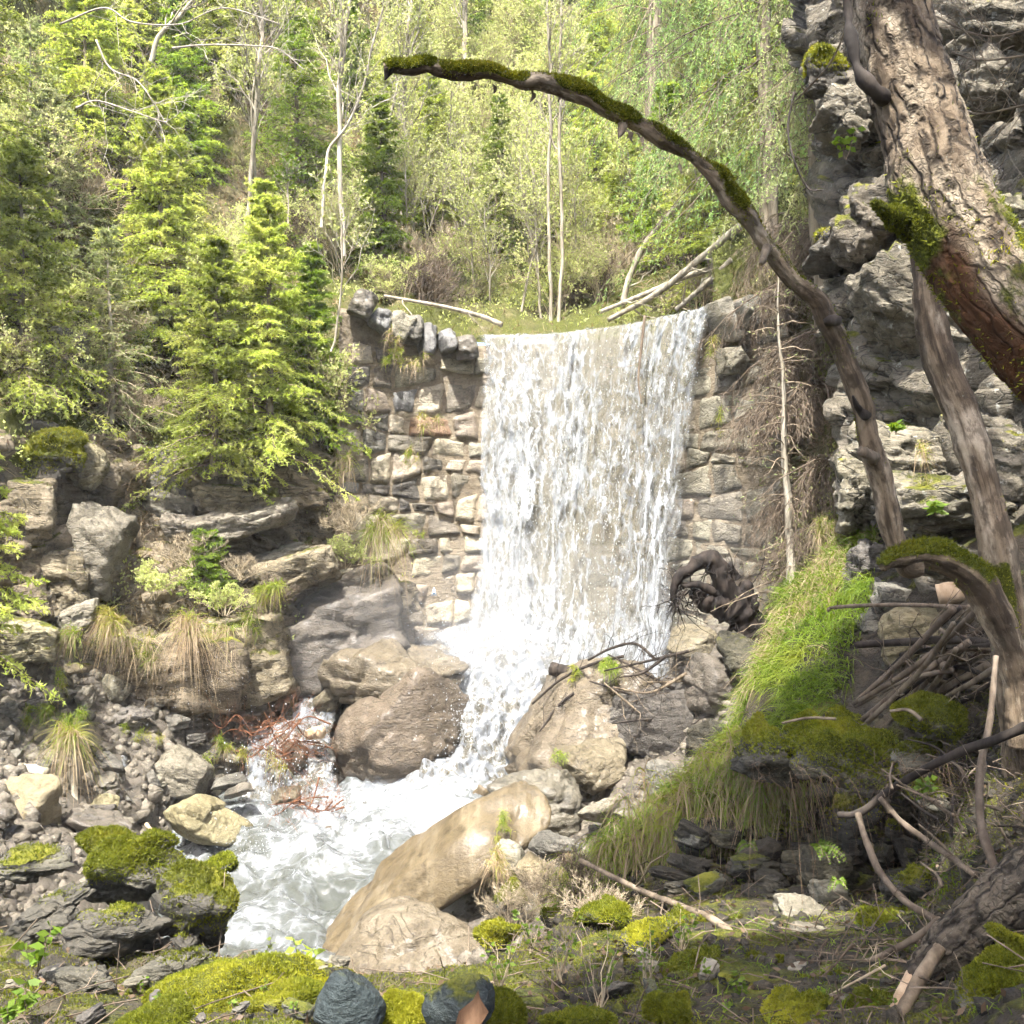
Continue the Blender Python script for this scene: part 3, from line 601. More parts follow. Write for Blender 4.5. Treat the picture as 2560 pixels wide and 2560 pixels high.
V = (dp[:, None]+OV*ds[:, None, None]).reshape(-1, 3); F = (OF[None]+(np.arange(len(dp))*6)[:, None, None]).reshape(-1, 3)
t = NT('water_droplets'); t.surf(t.n('MixShader', {0: .35, 1: t.n('BsdfPrincipled', {'Base Color': (.5, .525, .54, 1), 'Roughness': .2}), 2: t.n('BsdfTranslucent', {'Color': (.5, .525, .54, 1)})}))
o = link('water_spray', mesh('water_spray', V, F, t.m)); tag(o, 'white droplets of spray flying off the waterfall and cascade', 'spray', kind='stuff')
# ------------------------------------------------------------------ boulders and stones
M_MOSSA = rockmat('moss_grown_rock', (.045, .04, .027), (.125, .112, .08), (.24, .215, .16), moss=-.25, attr=True, strat=(1, 1, 6), srot=(.2, .3, 0))
def mossfield(V, bias, sc=1.6, up=.75, seed=0):
    c = V.mean(0); N = nrm(V-c); return np.clip(up*N[:, 2]+fbm(V*sc+seed, 4)*1.1+bias, 0, 1)
def moss_fluff(o, V, F, fld, n, rng, L=.016, mat=None, W=.26):
    p, N, T = tri_sample(V, F, n*2, rng); keep = sst(fld[T].mean(1), .05, .75) > rng.random(len(p))
    p, N = p[keep][:n], N[keep][:n]
    if not len(p): return
    s = np.sign((N*(p-V.mean(0))).sum(1, keepdims=True)); N = N*s
    k = .6+.8*(fbm(p*14, 3)+.5)
    d = N+rng.normal(size=p.shape)*.65+[0, 0, .25]
    Vb, Fb = blades(p+N*.004*rng.random((len(p), 1)), d, L*k*rng.uniform(.6, 1.5, len(p)), L*W*k, rng)
    ch = link('moss', mesh('moss', Vb-A(o.location), Fb, mat or L_MOSS, False), o); ch['kind'] = 'stuff'
def B(label, cx, cy, hw, hh, d, mat, seed, hd=None, rot=(0, 0, 0), sub=5, name='boulder', cat='boulder', group=None, moss=None, fluff=0, fl=.016, **kw):
    k = d/2560; half = (hw*k, (hd if hd else .5*(hw+hh)*k*.9), hh*k)
    V, F = rock(seed, half, sub, rot=rot, **kw); V = V+P(cx, cy, d)
    at = None
    if moss is not None: fld = mossfield(V, moss, seed=seed); at = {'moss': fld}; mat = M_MOSSA if mat is None else mat
    o = solo(name, label, cat, V, F, mat, group, True, at)
    if fluff: moss_fluff(o, V, F, fld, fluff, np.random.default_rng(seed), fl)
    return o, V, F
# in and beside the torrent
B('big wet tan boulder left of the cascade, upper half catching spray', 975, 1705, 200, 118, 12.9, M_TAN, 11, hd=.8, rot=(.1, -.12, .2), planes=17, sharp=18, blk=.10)
B('tall wet tan boulder face below, between the two cascades', 995, 1885, 205, 195, 12.5, M_TAN, 512, hd=.75, rot=(-.35, -.1, 0), planes=20, sharp=20, blk=.06, rough=.075, strat=(1, 1, 1))
B('smaller tan boulder at the left shoulder of the big wet one', 835, 1735, 72, 85, 13.0, M_TAN, 13, hd=.4, rot=(0, .3, 0))
B('tan wet boulder half drowned at the foot of the cascade', 1120, 1985, 75, 80, 11.9, M_TAN, 14, hd=.35)
B('small round tan stone wedged right of the cascade foot', 1205, 2000, 30, 38, 11.2, M_GOLD, 15, sub=4)
B('large smooth slanting boulder right of the cascade under driftwood', 1460, 1850, 235, 150, 11.8, M_TAN, 516, hd=.9, rot=(.1, -.75, .2), box=.95, planes=17, sharp=18, blk=.07)
B('dark grey cube-like boulder below the driftwood root', 1630, 1810, 120, 135, 11.2, M_GREY, 17, hd=.6, rot=(.1, .15, .5), planes=5, box=.85, blk=.04)
B('layered grey brown boulder with broken face beside the grassy bank', 1370, 1990, 165, 110, 10.2, M_GREYW, 18, hd=.5, rot=(.15, .18, .2), planes=12, strat=(1, 1, 4), blk=.10)
B('flat tan ledge boulder with water trickling over its edge', 1470, 1925, 115, 62, 10.7, M_TAN, 19, hd=.5, rot=(.2, .05, 0))
B('pale stone wedged under the layered boulder', 1500, 2030, 60, 45, 9.6, M_WARM, 20, sub=4)
B('great golden slab boulder with water sheeting down it', 1030, 2215, 395, 120, 8.6, M_GOLD, 541, hd=.8, rot=(.3, -.70, .15), planes=22, sharp=14, blk=.03, rough=.055, strat=(1, 1, 1))
B('wet grey brown slab low in the stream in front of the golden boulder', 1000, 2390, 225, 76, 7.4, M_TAN, 22, hd=.6, rot=(.3, -.3, .1), planes=17, sharp=12, blk=.06)
B('rounded grey stone right of the golden boulder', 1375, 2115, 78, 40, 7.8, M_GREY, 23, hd=.25, sub=5)
B('small moss capped stone right of the golden boulder', 1330, 2172, 42, 34, 7.0, M_YEL, 24, sub=4, moss=None)
B('brown stone under the dry tussock by the golden boulder', 1270, 2140, 50, 45, 7.6, M_WARM, 25, sub=4)
B('pointed tan rock standing in the white water', 812, 2110, 34, 46, 10.6, M_TAN, 26, hd=.2, rot=(0, .35, 0), sub=4)
B('tan rock at the foot of the left side cascade', 655, 2078, 36, 36, 11.0, M_TAN, 27, hd=.2, sub=4)
B('grey tan rock between the small falls', 715, 1985, 38, 36, 11.5, M_TAN, 28, hd=.25, sub=4)
B('low tan stone below the reddish twigs', 745, 2050, 42, 28, 11.1, M_TAN, 29, hd=.2, sub=4)
B('tan block parting the two small falls', 742, 1890, 34, 46, 12.0, M_TAN, 30, hd=.25, sub=4)
B('large yellowish oval boulder on the left bank', 487, 2042, 140, 66, 10.4, M_YEL, 31, hd=.5, rot=(.1, .1, .1), planes=16, sharp=13, blk=.05)
B('grey wedge boulder above the yellowish oval one', 362, 1962, 70, 44, 10.8, M_GREY, 32, hd=.35, rot=(0, .1, 0))
B('grey brown tilted boulder behind the yellowish oval one', 455, 1935, 72, 56, 11.3, M_WARM, 47, hd=.4, rot=(0, .45, 0), box=.8)
B('flat dark slate leaning by the small falls', 560, 1955, 58, 24, 11.2, M_GREY, 34, rot=(0, -.35, 0), sub=4)
B('flat grey slab lying on the slate by the small falls', 595, 1975, 48, 22, 10.9, M_GREYW, 35, rot=(0, -.2, 0), sub=4)
B('big pale yellow boulder cut by the left picture edge', 45, 2045, 100, 108, 8.4, M_YEL, 36, hd=.42, rot=(0, .1, 0), planes=18)
B('grey slab rock on the left scree under the tussock', 30, 1848, 66, 40, 10.0, M_GREY, 37, rot=(0, -.4, 0), sub=4)
B('leaning brown rock beside the left scree tussock', 108, 1845, 44, 40, 9.9, M_WARM, 38, rot=(0, -.5, 0), sub=4)
B('tilted grey slab with water trickling past on the left bank', 262, 1905, 62, 34, 10.4, M_GREY, 39, rot=(0, .6, 0), sub=4)
B('wet blue grey slab below the trickle', 235, 2065, 95, 42, 8.6, M_GREYW, 40, rot=(.2, .15, 0), sub=5)
B('pale ochre stone under the trickle', 265, 2010, 34, 28, 9.4, M_YEL, 41, sub=4)
B('tan flat boulder at the foot of the left bank by the stream', 620, 1785, 85, 38, 12.6, M_TAN, 42, sub=4)
B('pale tan boulder at the stream edge below the dark bank', 700, 1755, 52, 42, 12.8, M_TAN, 43, sub=4)
B('pale stone in the water left of the pool', 480, 2150, 40, 26, 9.3, M_YEL, 44, sub=4)
B('rounded grey stone under the overhanging left bank', 285, 1735, 42, 55, 11.6, M_WARM, 45, sub=4)
B('flat grey boulder on the far left bank', 330, 1790, 55, 28, 11.4, M_GREY, 46, sub=4)
B('dark wet boulder under the driftwood root', 1790, 1720, 110, 90, 10.9, M_GREYW, 50, hd=.5, planes=18)  # this and the next three: dark rocks standing in for driftwood shadows
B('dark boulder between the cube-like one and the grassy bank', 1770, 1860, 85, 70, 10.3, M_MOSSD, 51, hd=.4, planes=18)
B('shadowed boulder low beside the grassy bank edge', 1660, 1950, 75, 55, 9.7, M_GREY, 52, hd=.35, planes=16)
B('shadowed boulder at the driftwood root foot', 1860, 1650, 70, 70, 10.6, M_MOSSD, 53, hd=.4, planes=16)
B('pale stone low at the bend of the grassy bank', 1590, 2030, 60, 42, 8.8, M_WARM, 54, hd=.3, planes=16)
B('tan boulder at the wall foot right of the fall', 1740, 1600, 80, 60, 12.2, M_TAN, 55, hd=.4, planes=18)
# left bank outcrops
for i, (lb, cx, cy, hw, hh, d, mt, rt) in enumerate([
  ('upright dark block at the left end of the outcrop under the spruces', 335, 1195, 62, 85, 13.2, M_BANK, .25), ('white streaked broken block in the outcrop hollow', 405, 1190, 55, 62, 13.3, M_GREY, -.5),
  ('rounded block roofing the outcrop hollow', 505, 1190, 78, 62, 13.5, M_BANK, .15), ('pale squared block in the top row of the outcrop', 610, 1185, 62, 50, 13.6, M_WARM, .1),
  ('long block at the right end of the outcrop', 720, 1215, 95, 55, 13.7, M_BANK, .3), ('shadowed block in the floor of the outcrop hollow', 430, 1275, 75, 50, 13.3, M_GREYW, .5),
  ('broad lower block of the outcrop right of the hollow', 600, 1252, 95, 42, 13.35, M_BANK, -.05), ('long pale ledge stone under the outcrop', 610, 1305, 130, 30, 12.95, M_WARM, -.2),
  ('pale stone at the left end of the ledge', 470, 1320, 60, 30, 12.9, M_WARM, .1), ('thick layered slab right of the small fir', 745, 1430, 105, 48, 13.0, M_BANK, -.25),
  ('thin tilted slab above the dark layered bank', 690, 1400, 80, 24, 13.2, M_WARM, -.3), ('tall split slab leaning on the far left bank', 232, 1390, 72, 118, 12.0, M_WARM, .25),
  ('narrow slab left of the split one', 165, 1455, 52, 92, 11.7, M_BANK, .1), ('pale column of rock at the far left', 85, 1285, 52, 88, 11.5, M_BANK, .05), ('squat dark block at the far left under the column', 55, 1500, 75, 50, 11.0, M_BANK, 0.),
  ('huge overhanging bank rock beneath the hanging tussocks', 440, 1665, 185, 98, 12.15, M_BANK, .1), ('bulging bank rock right of the hanging tussocks', 610, 1645, 120, 105, 12.6, M_BANK, .05),
  ('dark layered bank rock in the spray beside the dam', 830, 1590, 180, 110, 13.45, M_GREYW, -.35), ('layered rock shelf at the dam foot', 920, 1510, 110, 50, 13.9, M_BANK, -.3), ('moss yellow crag on the upper left', 145, 1135, 68, 60, 11.9, None, -.2),
  ('grey crag left of the moss yellow one', 85, 1110, 40, 60, 12.2, M_GREY, .3), ('crag right of the moss yellow one', 215, 1165, 45, 55, 12.2, M_BANK, .5), ('low boulder at the far left under the bank', 60, 1600, 80, 52, 10.6, M_BANK, .1),
  ('pale slanting slab at the foot of the split slab', 190, 1545, 60, 28, 11.3, M_WARM, -.5), ('rock knob under the left picture edge spruce', 20, 1400, 40, 50, 11.1, M_BANK, .3), ('pale buttress above the brown leaf slide', 165, 860, 50, 50, 12.6, M_WARM, .1)]):
    o, V, F = B(lb, cx, cy, hw*1.12, hh*1.12, d+.14, mt, 60+i, hd=.5*(hw+hh)*d/2560, rot=(.1, rt, .2), name='crag', cat='rock', planes=10, sharp=18, box=.86, blk=.09, moss=.55 if mt is None else None, fluff=6000 if mt is None else 0, fl=.03)
# right cliff blocks
for i, (lb, cx, cy, hw, hh, d, mt, rt) in enumerate([
  ('big smooth overhanging slab of the right cliff', 2250, 780, 190, 130, 7.55, M_CLIFF, .55), ('moss bearded knob at the edge of the right cliff', 2075, 615, 52, 62, 8.2, None, .2), ('cliff block above the smooth slab', 2160, 560, 75, 110, 8.0, M_CLIFF, .6),
  ('jutting dark cliff block near the top with moss on it', 2060, 185, 50, 60, 8.4, None, .1), ('layered cliff fold below the top overhang', 2110, 290, 62, 70, 8.2, M_CLIFF, .4), ('cliff block at the right picture edge near the top', 2500, 60, 90, 60, 6.4, M_CLIFF, .2),
  ('banded cliff block right of the leaning trunk', 2480, 220, 80, 70, 6.5, M_CLIFF, .2), ('pale cliff block in the middle of the cliff', 2260, 1130, 130, 70, 7.1, M_CLIFF, .35), ('rounded cliff nose behind the forked branch', 2145, 1230, 55, 95, 7.7, M_CLIFF, .1),
  ('broad pale ledge of the cliff below the middle', 2360, 1260, 150, 70, 6.5, M_CLIFF, .15), ('grey boulder at the foot of the cliff left of the sticks', 2250, 1540, 85, 80, 6.7, M_GREY, .3), ('wet grey boulder under the forked branch', 2160, 1450, 50, 95, 7.2, M_GREY, .35),
  ('sunlit pale boulder behind the heap of sticks', 2290, 1590, 90, 62, 6.1, M_YEL, -.2), ('pale cliff block at the right picture edge', 2530, 1160, 70, 90, 5.9, M_CLIFF, .1), ('pale broken ledge between the two leaning trunks', 2400, 1410, 100, 45, 6.0, M_CLIFF, .2),
  ('lit cliff block under the leaning trunk at right', 2520, 560, 70, 70, 6.3, M_CLIFF, .3)]):
    o, V, F = B(lb, cx, cy, hw*1.12, hh*1.12, d+.12, mt, 120+i, hd=.5*(hw+hh)*d/2560, rot=(.05, rt, -.2), name='cliff_block', cat='rock', planes=9, sharp=30, box=.93, blk=.12, rough=.06, strat=(1, 1, 3.5), moss=.35 if mt is None else None, fluff=5000 if mt is None else 0, fl=.02)
# near bank: mossy outcrop lower left, stones along the bottom
NB = [
  ('mossy mound topping the lower left outcrop', 325, 2175, 175, 85, 4.9, .45, 12000, (0, .1, 0)), ('small moss capped stone behind the outcrop mound', 255, 2100, 75, 32, 5.9, .55, 4500, (0, .1, 0)),
  ('tilted grey slab face of the lower left outcrop', 135, 2265, 135, 72, 4.55, -.3, 1500, (.2, -.32, 0)), ('pale flat slab at the left edge of the outcrop', 70, 2160, 120, 36, 5.6, -.2, 1500, (.1, .05, 0)),
  ('dark layered stack at the right end of the outcrop', 500, 2275, 115, 125, 4.6, -.05, 6000, (.1, -.1, 0)), ('dark pointed block on top of the layered stack', 545, 2170, 55, 42, 5.0, -.1, 1500, (0, -.4, 0)), ('black mossy base of the layered stack', 460, 2355, 145, 75, 4.4, .05, 5000, (0, .1, 0)),
  ('rock with thin moss in the middle of the outcrop', 290, 2315, 140, 72, 4.4, .15, 4500, (0, -.1, 0)), ('mossy flat stone among dead leaves at lower left', 420, 2415, 110, 36, 4.1, .05, 4000, (.1, -.25, 0)), ('slate slab lying in dead leaves at bottom left', 230, 2460, 140, 45, 3.7, -.35, 1500, (.2, -.3, 0)),
  ('broad moss cushion along the bottom left', 590, 2480, 230, 62, 3.8, .6, 16000, (.1, .1, 0)), ('moss cushion left of the dark green stone', 740, 2515, 110, 62, 3.5, .6, 9000, (0, -.2, 0)), ('bottom left moss hummock at the picture edge', 420, 2555, 170, 48, 3.2, .6, 9000, (0, 0, 0)),
  ('moss hummock between the two dark green stones', 1010, 2540, 75, 48, 2.95, .6, 7000, (0, 0, 0)), ('bright moss hummock right of the brown leaf', 1270, 2525, 105, 66, 3.3, .55, 9000, (0, .2, 0)), ('bright moss cushion at the bottom middle', 1460, 2550, 125, 48, 3.0, .6, 9000, (0, .1, 0)), ('mossy boulder on the right of the bottom middle', 1545, 2285, 105, 45, 4.7, .45, 7000, (0, .2, 0)),
  ('dark mossy boulder below the mossy one', 1600, 2370, 100, 62, 4.3, .1, 4500, (0, 0, 0)), ('grey moss flecked stone right of the dark mossy boulder', 1700, 2310, 60, 42, 4.6, -.2, 800, (0, .3, 0)), ('moss hummock at lower middle right', 1740, 2430, 90, 70, 3.9, .5, 7000, (0, 0, 0)),
  ('moss grown boulder right of the dry tussock', 1440, 2200, 70, 48, 6.2, .2, 3000, (0, .1, 0)), ('mossy stone below the dry tussock', 1280, 2250, 62, 42, 6.4, .25, 3000, (0, 0, 0)), ('earth brown stone under the bramble', 1380, 2290, 70, 45, 5.6, -.1, 1500, (0, .2, 0)),
  ('mossy stone right of the wet slab', 1240, 2345, 60, 45, 5.4, .3, 3000, (0, 0, 0)), ('dark mossy stone at the bottom right of middle', 1900, 2440, 95, 55, 3.9, .3, 5000, (0, .1, 0)), ('broad mossy rock along the bottom right', 1960, 2545, 130, 60, 3.2, .45, 8000, (0, -.1, 0)),
  ('mossy rock under the dark smooth branch', 2180, 2520, 85, 60, 3.2, .35, 5000, (0, 0, 0)), ('mossy rock left of the hollow stones', 1790, 2330, 80, 48, 4.6, .2, 3500, (0, .2, 0)), ('shaded rock below the crossing branches', 2270, 2220, 75, 50, 4.4, .1, 2500, (0, 0, 0)),
  ('grey stone in shade at bottom middle right', 1545, 2470, 48, 28, 3.6, -.5, 0, (0, 0, 0)), ('moss covered ledge roofing the dark hollow', 2060, 1880, 125, 80, 5.3, .45, 9000, (.15, .1, 0)), ('mossy right half of the ledge over the hollow', 2180, 1905, 105, 72, 5.2, .4, 7000, (.1, .2, 0)), ('low mossy bulge behind the ledge', 2120, 1815, 110, 45, 5.6, .5, 6000, (0, .1, 0)), ('earthy left lip of the ledge over the hollow', 1915, 1880, 85, 85, 5.6, .3, 4000, (.1, .1, 0)),
  ('dark mossy rock in the bank below the grass', 1800, 2060, 115, 95, 6.0, .15, 4000, (.1, .2, 0)), ('dark mossy rock under the left end of the ledge', 1935, 2070, 115, 95, 5.95, .1, 4000, (.1, .1, 0)), ('dark mossy rock under the middle of the ledge', 2080, 2050, 110, 85, 6.0, .05, 3000, (.1, -.1, 0)), ('dark mossy rock under the right end of the ledge', 2230, 2075, 105, 95, 5.6, .15, 4000, (.1, .2, 0)),
  ('moss topped boulder right of the ledge', 2320, 1795, 75, 48, 4.9, .6, 6000, (0, .1, 0)), ('mossy block right of the hollow', 2290, 1870, 80, 60, 4.9, .25, 4000, (0, 0, 0)), ('mossy earth block under the long dark branch', 2330, 2000, 70, 80, 4.8, .0, 2500, (0, 0, 0)),
  ('large moss mound at the bottom right corner', 2500, 2470, 135, 115, 2.75, .6, 15000, (.1, -.4, 0)), ('mossy stone above the bottom right mound', 2540, 2370, 60, 55, 2.9, .7, 6000, (0, 0, 0)), ('round mossy stone in the sticks at bottom right', 2130, 2400, 70, 34, 4.0, .55, 5000, (0, 0, 0)),
  ('green mossy boulder bottom right of middle', 2080, 2480, 90, 60, 3.6, .3, 5000, (0, 0, 0)), ('mossy stone above the cut branch in shade', 2210, 2310, 75, 40, 4.3, .4, 3500, (0, 0, 0)), ('mossy clump at bottom centre right', 1690, 2540, 80, 45, 3.1, .6, 6000, (0, 0, 0))]
for i, (lb, cx, cy, hw, hh, d, ms, fl, rt) in enumerate(NB):
    cush = ms in (.6, .55)
    B(lb, cx, cy, hw, hh, d, None, 200+i, hd=.5*(hw+hh)*d/2560*(1.5 if 'ledge' in lb else 1), rot=rt, name='moss_cushion' if cush else 'mossy_rock', cat='moss' if cush else 'rock', moss=ms, fluff=int(fl*1.7), fl=.0026*d, sharp=7 if cush else 18,
      planes=12, blk=.03 if cush else .12, rough=.15 if cush else (.13 if 'ledge' in lb else .09), strat=(1, 1, 1) if cush else (1, 1, 4), sub=5)
B('smooth dark green stone at the bottom left of centre', 878, 2515, 92, 96, 2.85, M_BLUE, 300, hd=.12, rot=(0, .25, 0), planes=22, sharp=11, blk=.025, rough=.05, name='dark_stone', cat='stone')
B('dark green stone beside the brown leaf', 1155, 2510, 98, 84, 2.85, M_BLUE, 309, hd=.12, rot=(0, -.1, 0), planes=20, sharp=13, blk=.03, rough=.05, name='dark_stone', cat='stone')
# stones piled in the dark hollow under the ledge
rng = np.random.default_rng(31); HP = [mesh('slab', *rock(400+i, (1, 1, 1), 4, 10, 20, .05, .10, 2.5, (1, 1, 3), box=.86), None) for i in range(8)]
def pro(i, mat, _c={}):
    k = (i, mat.name)
    if k not in _c: m = HP[i].copy(); m.materials.clear(); m.materials.append(mat); _c[k] = m
    return _c[k]
def small(lb, gp, cx, cy, hw, hh, d, mat, i, rot, name='stone', cat='stone', dep=.9):
    k = d/2560; return tag(link(name, pro(i % 8, mat), None, P(cx, cy, d), rot, (hw*k, dep*.5*(hw+hh)*k, hh*k)), lb, cat, gp)
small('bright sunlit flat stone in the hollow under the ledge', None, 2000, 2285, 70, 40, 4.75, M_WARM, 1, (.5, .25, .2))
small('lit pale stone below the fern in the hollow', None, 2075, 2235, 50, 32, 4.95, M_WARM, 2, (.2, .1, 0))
small('stone supporting the fern in the hollow', None, 2060, 2165, 60, 42, 5.1, M_MOSSD, 3, (.1, .1, 0))
small('small pale splinter in front of the hollow', None, 1940, 2335, 26, 24, 4.5, M_GREY, 4, (.1, .4, 0))
small('pale block at the foot of the hollow', None, 2030, 2350, 60, 34, 4.4, M_WARM, 5, (.2, .2, 0))
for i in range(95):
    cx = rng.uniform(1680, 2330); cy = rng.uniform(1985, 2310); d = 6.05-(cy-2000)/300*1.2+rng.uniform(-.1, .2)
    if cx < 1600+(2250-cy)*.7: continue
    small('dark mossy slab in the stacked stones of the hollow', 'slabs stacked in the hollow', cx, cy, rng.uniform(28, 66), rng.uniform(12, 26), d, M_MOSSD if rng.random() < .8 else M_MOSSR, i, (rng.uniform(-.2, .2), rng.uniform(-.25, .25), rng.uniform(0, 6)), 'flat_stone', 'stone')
for i in range(75):                                     # scree on the left bank
    cx, cy = rng.uniform(-60, 640), rng.uniform(1720, 2150)
    if cy > 1990 and cx > 300: continue
    d = float(SH_BED.d(cx, cy))-.06; s = rng.uniform(10, 34)
    small('grey angular stone in the scree of the left bank', 'scree on the left bank', cx, cy, s*rng.uniform(.9, 1.5), s*rng.uniform(.45, .8), d, [M_GREY, M_WARM, M_GREYW, M_GREY][rng.integers(4)], i, (rng.uniform(-.3, .3), rng.uniform(-.5, .5), rng.uniform(0, 6)), 'scree_stone', 'stone')
for i in range(26):                                     # shaded stones of the near right bank
    cx, cy = rng.uniform(1480, 2400), rng.uniform(2280, 2550); d = float(SH_RBK.d(cx, cy))-.03; s = rng.uniform(14, 36)
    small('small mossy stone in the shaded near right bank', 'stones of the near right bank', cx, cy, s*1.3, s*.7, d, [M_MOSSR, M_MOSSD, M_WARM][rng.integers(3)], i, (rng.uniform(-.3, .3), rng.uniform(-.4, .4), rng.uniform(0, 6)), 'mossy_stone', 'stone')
for i in range(22):
    cx, cy = rng.uniform(0, 900), rng.uniform(2400, 2550); d = float(SH_FG.d(cx, cy))-.03; s = rng.uniform(12, 30)
    small('small stone among dead leaves on the near left bank', 'stones of the near left bank', cx, cy, s*1.4, s*.6, d, [M_MOSSR, M_GREY, M_WARM][rng.integers(3)], i, (rng.uniform(-.3, .3), rng.uniform(-.4, .4), rng.uniform(0, 6)), 'mossy_stone', 'stone')
# gravel
def gravel(V, F, n, rng, s0, s1, mat, filt=None):
    p, N, T = tri_sample(V, F, n, rng)
    if filt is not None: p = p[filt(p)]
    D, Fi = ico(1); k = len(p); s = rng.uniform(s0, s1, (k, 1, 1))*rng.uniform(.3, 1, (k, 1, 1)); q = D[None]*(1+rng.normal(size=(k, len(D), 1))*.18)*s*rng.uniform(.6, 1.3, (k, 1, 3))
    return (p[:, None]+q).reshape(-1, 3), (Fi[None]+(np.arange(k)*len(D))[:, None, None]).reshape(-1, 3)
V, F = gravel(V_bed, F_bed, 6500, rng, .02, .11, None, lambda p: (p[:, 2] > -3.35) & (p[:, 1] < 13.6))
tag(link('gravel', mesh('gravel', V, F, M_WARM, False)), 'loose grey gravel between the boulders of the stream bank', 'gravel', kind='stuff')
V, F = gravel(np.vstack([V_rbk]), F_rbk, 3500, rng, .01, .05, None, lambda p: (p[:, 2] < -.9) & (p[:, 1] < 6))
tag(link('rubble', mesh('rubble', V, F, M_MOSSD, False)), 'small dark rubble on the shaded near right bank', 'rubble', kind='stuff')
# ------------------------------------------------------------------ leaning trunks and branches, near right
def bigtube(rows, n, sides, disp=None, seed=0, cap=True):
    """rows px,py,d,radius px -> displaced trunk; returns V,F,(s,theta,upness)"""
    q = spl(rows, n); C = P(q[:, 0], q[:, 1], q[:, 2]); rad = q[:, 3]*q[:, 2]/2560
    T = nrm(np.gradient(C, axis=0)); a = np.zeros_like(C); a[0] = nrm(np.cross(T[0], [0, 1, .2]))
    for i in range(1, n): v = a[i-1]-T[i]*(a[i-1]@T[i]); a[i] = v/np.linalg.norm(v)
    b = np.cross(T, a); th = np.arange(sides)/sides*2*np.pi
    N = np.cos(th)[None, :, None]*a[:, None]+np.sin(th)[None, :, None]*b[:, None]
    s = np.concatenate([[0], np.cumsum(np.linalg.norm(np.diff(C, axis=0), axis=1))])
    r = rad[:, None]*np.ones(sides)
    if disp is not None: r = r+disp(s[:, None]+0*th, th[None]+0*s[:, None], rad[:, None], N)
    V = C[:, None]+N*r[..., None]
    F = grid_faces(n, sides, True)
    Vv = V.reshape(-1, 3); Fs = [F]
    if cap:
        k = len(Vv); Vv = np.vstack([Vv, C[:1], C[-1:]]); j = np.arange(sides); j2 = (j+1) % sides
        Fs.append(np.vstack([np.stack([j2, j, j*0+k], 1), np.stack([j+(n-1)*sides, j2+(n-1)*sides, j*0+k+1], 1)]))
    global CYL; CYL = cylp(s[:, None]+0*th, th[None]+0*s[:, None], rad[:, None], 1.).reshape(-1, 3)
    if cap: CYL = np.vstack([CYL, [[0, 0, 0], [0, 0, s[-1]]]])
    return Vv, Fs, N.reshape(-1, 3), s, V
def cylp(s, th, rad, k): return np.stack([np.cos(th)*rad*k, np.sin(th)*rad*k, s], -1)
def bark_disp(seed, amp, cell=(1, .28), plates=1., lump=0.):
    def f(s, th, rad, N):
        q = cylp(s, th, np.maximum(rad, .02)+0*s, 1.); q2 = q*A([cell[0], cell[0], cell[1]])/.035+seed*7+fbm(q*12+seed, 3)[..., None]*.5
        c, e = cells(q2, .5)
        return plates*(c*.35-np.exp(-e*7)*.9)*amp+fbm(q*5+seed, 4)*amp*1.6+fbm(q*40+seed, 3)*amp*.35+lump*rad*(fbm(np.stack([s*7, s*0+seed, s*0], -1), 3)+.6*np.maximum(0, fbm(np.stack([s*16, np.cos(th), np.sin(th)], -1)+seed, 2)-.15))
    return f
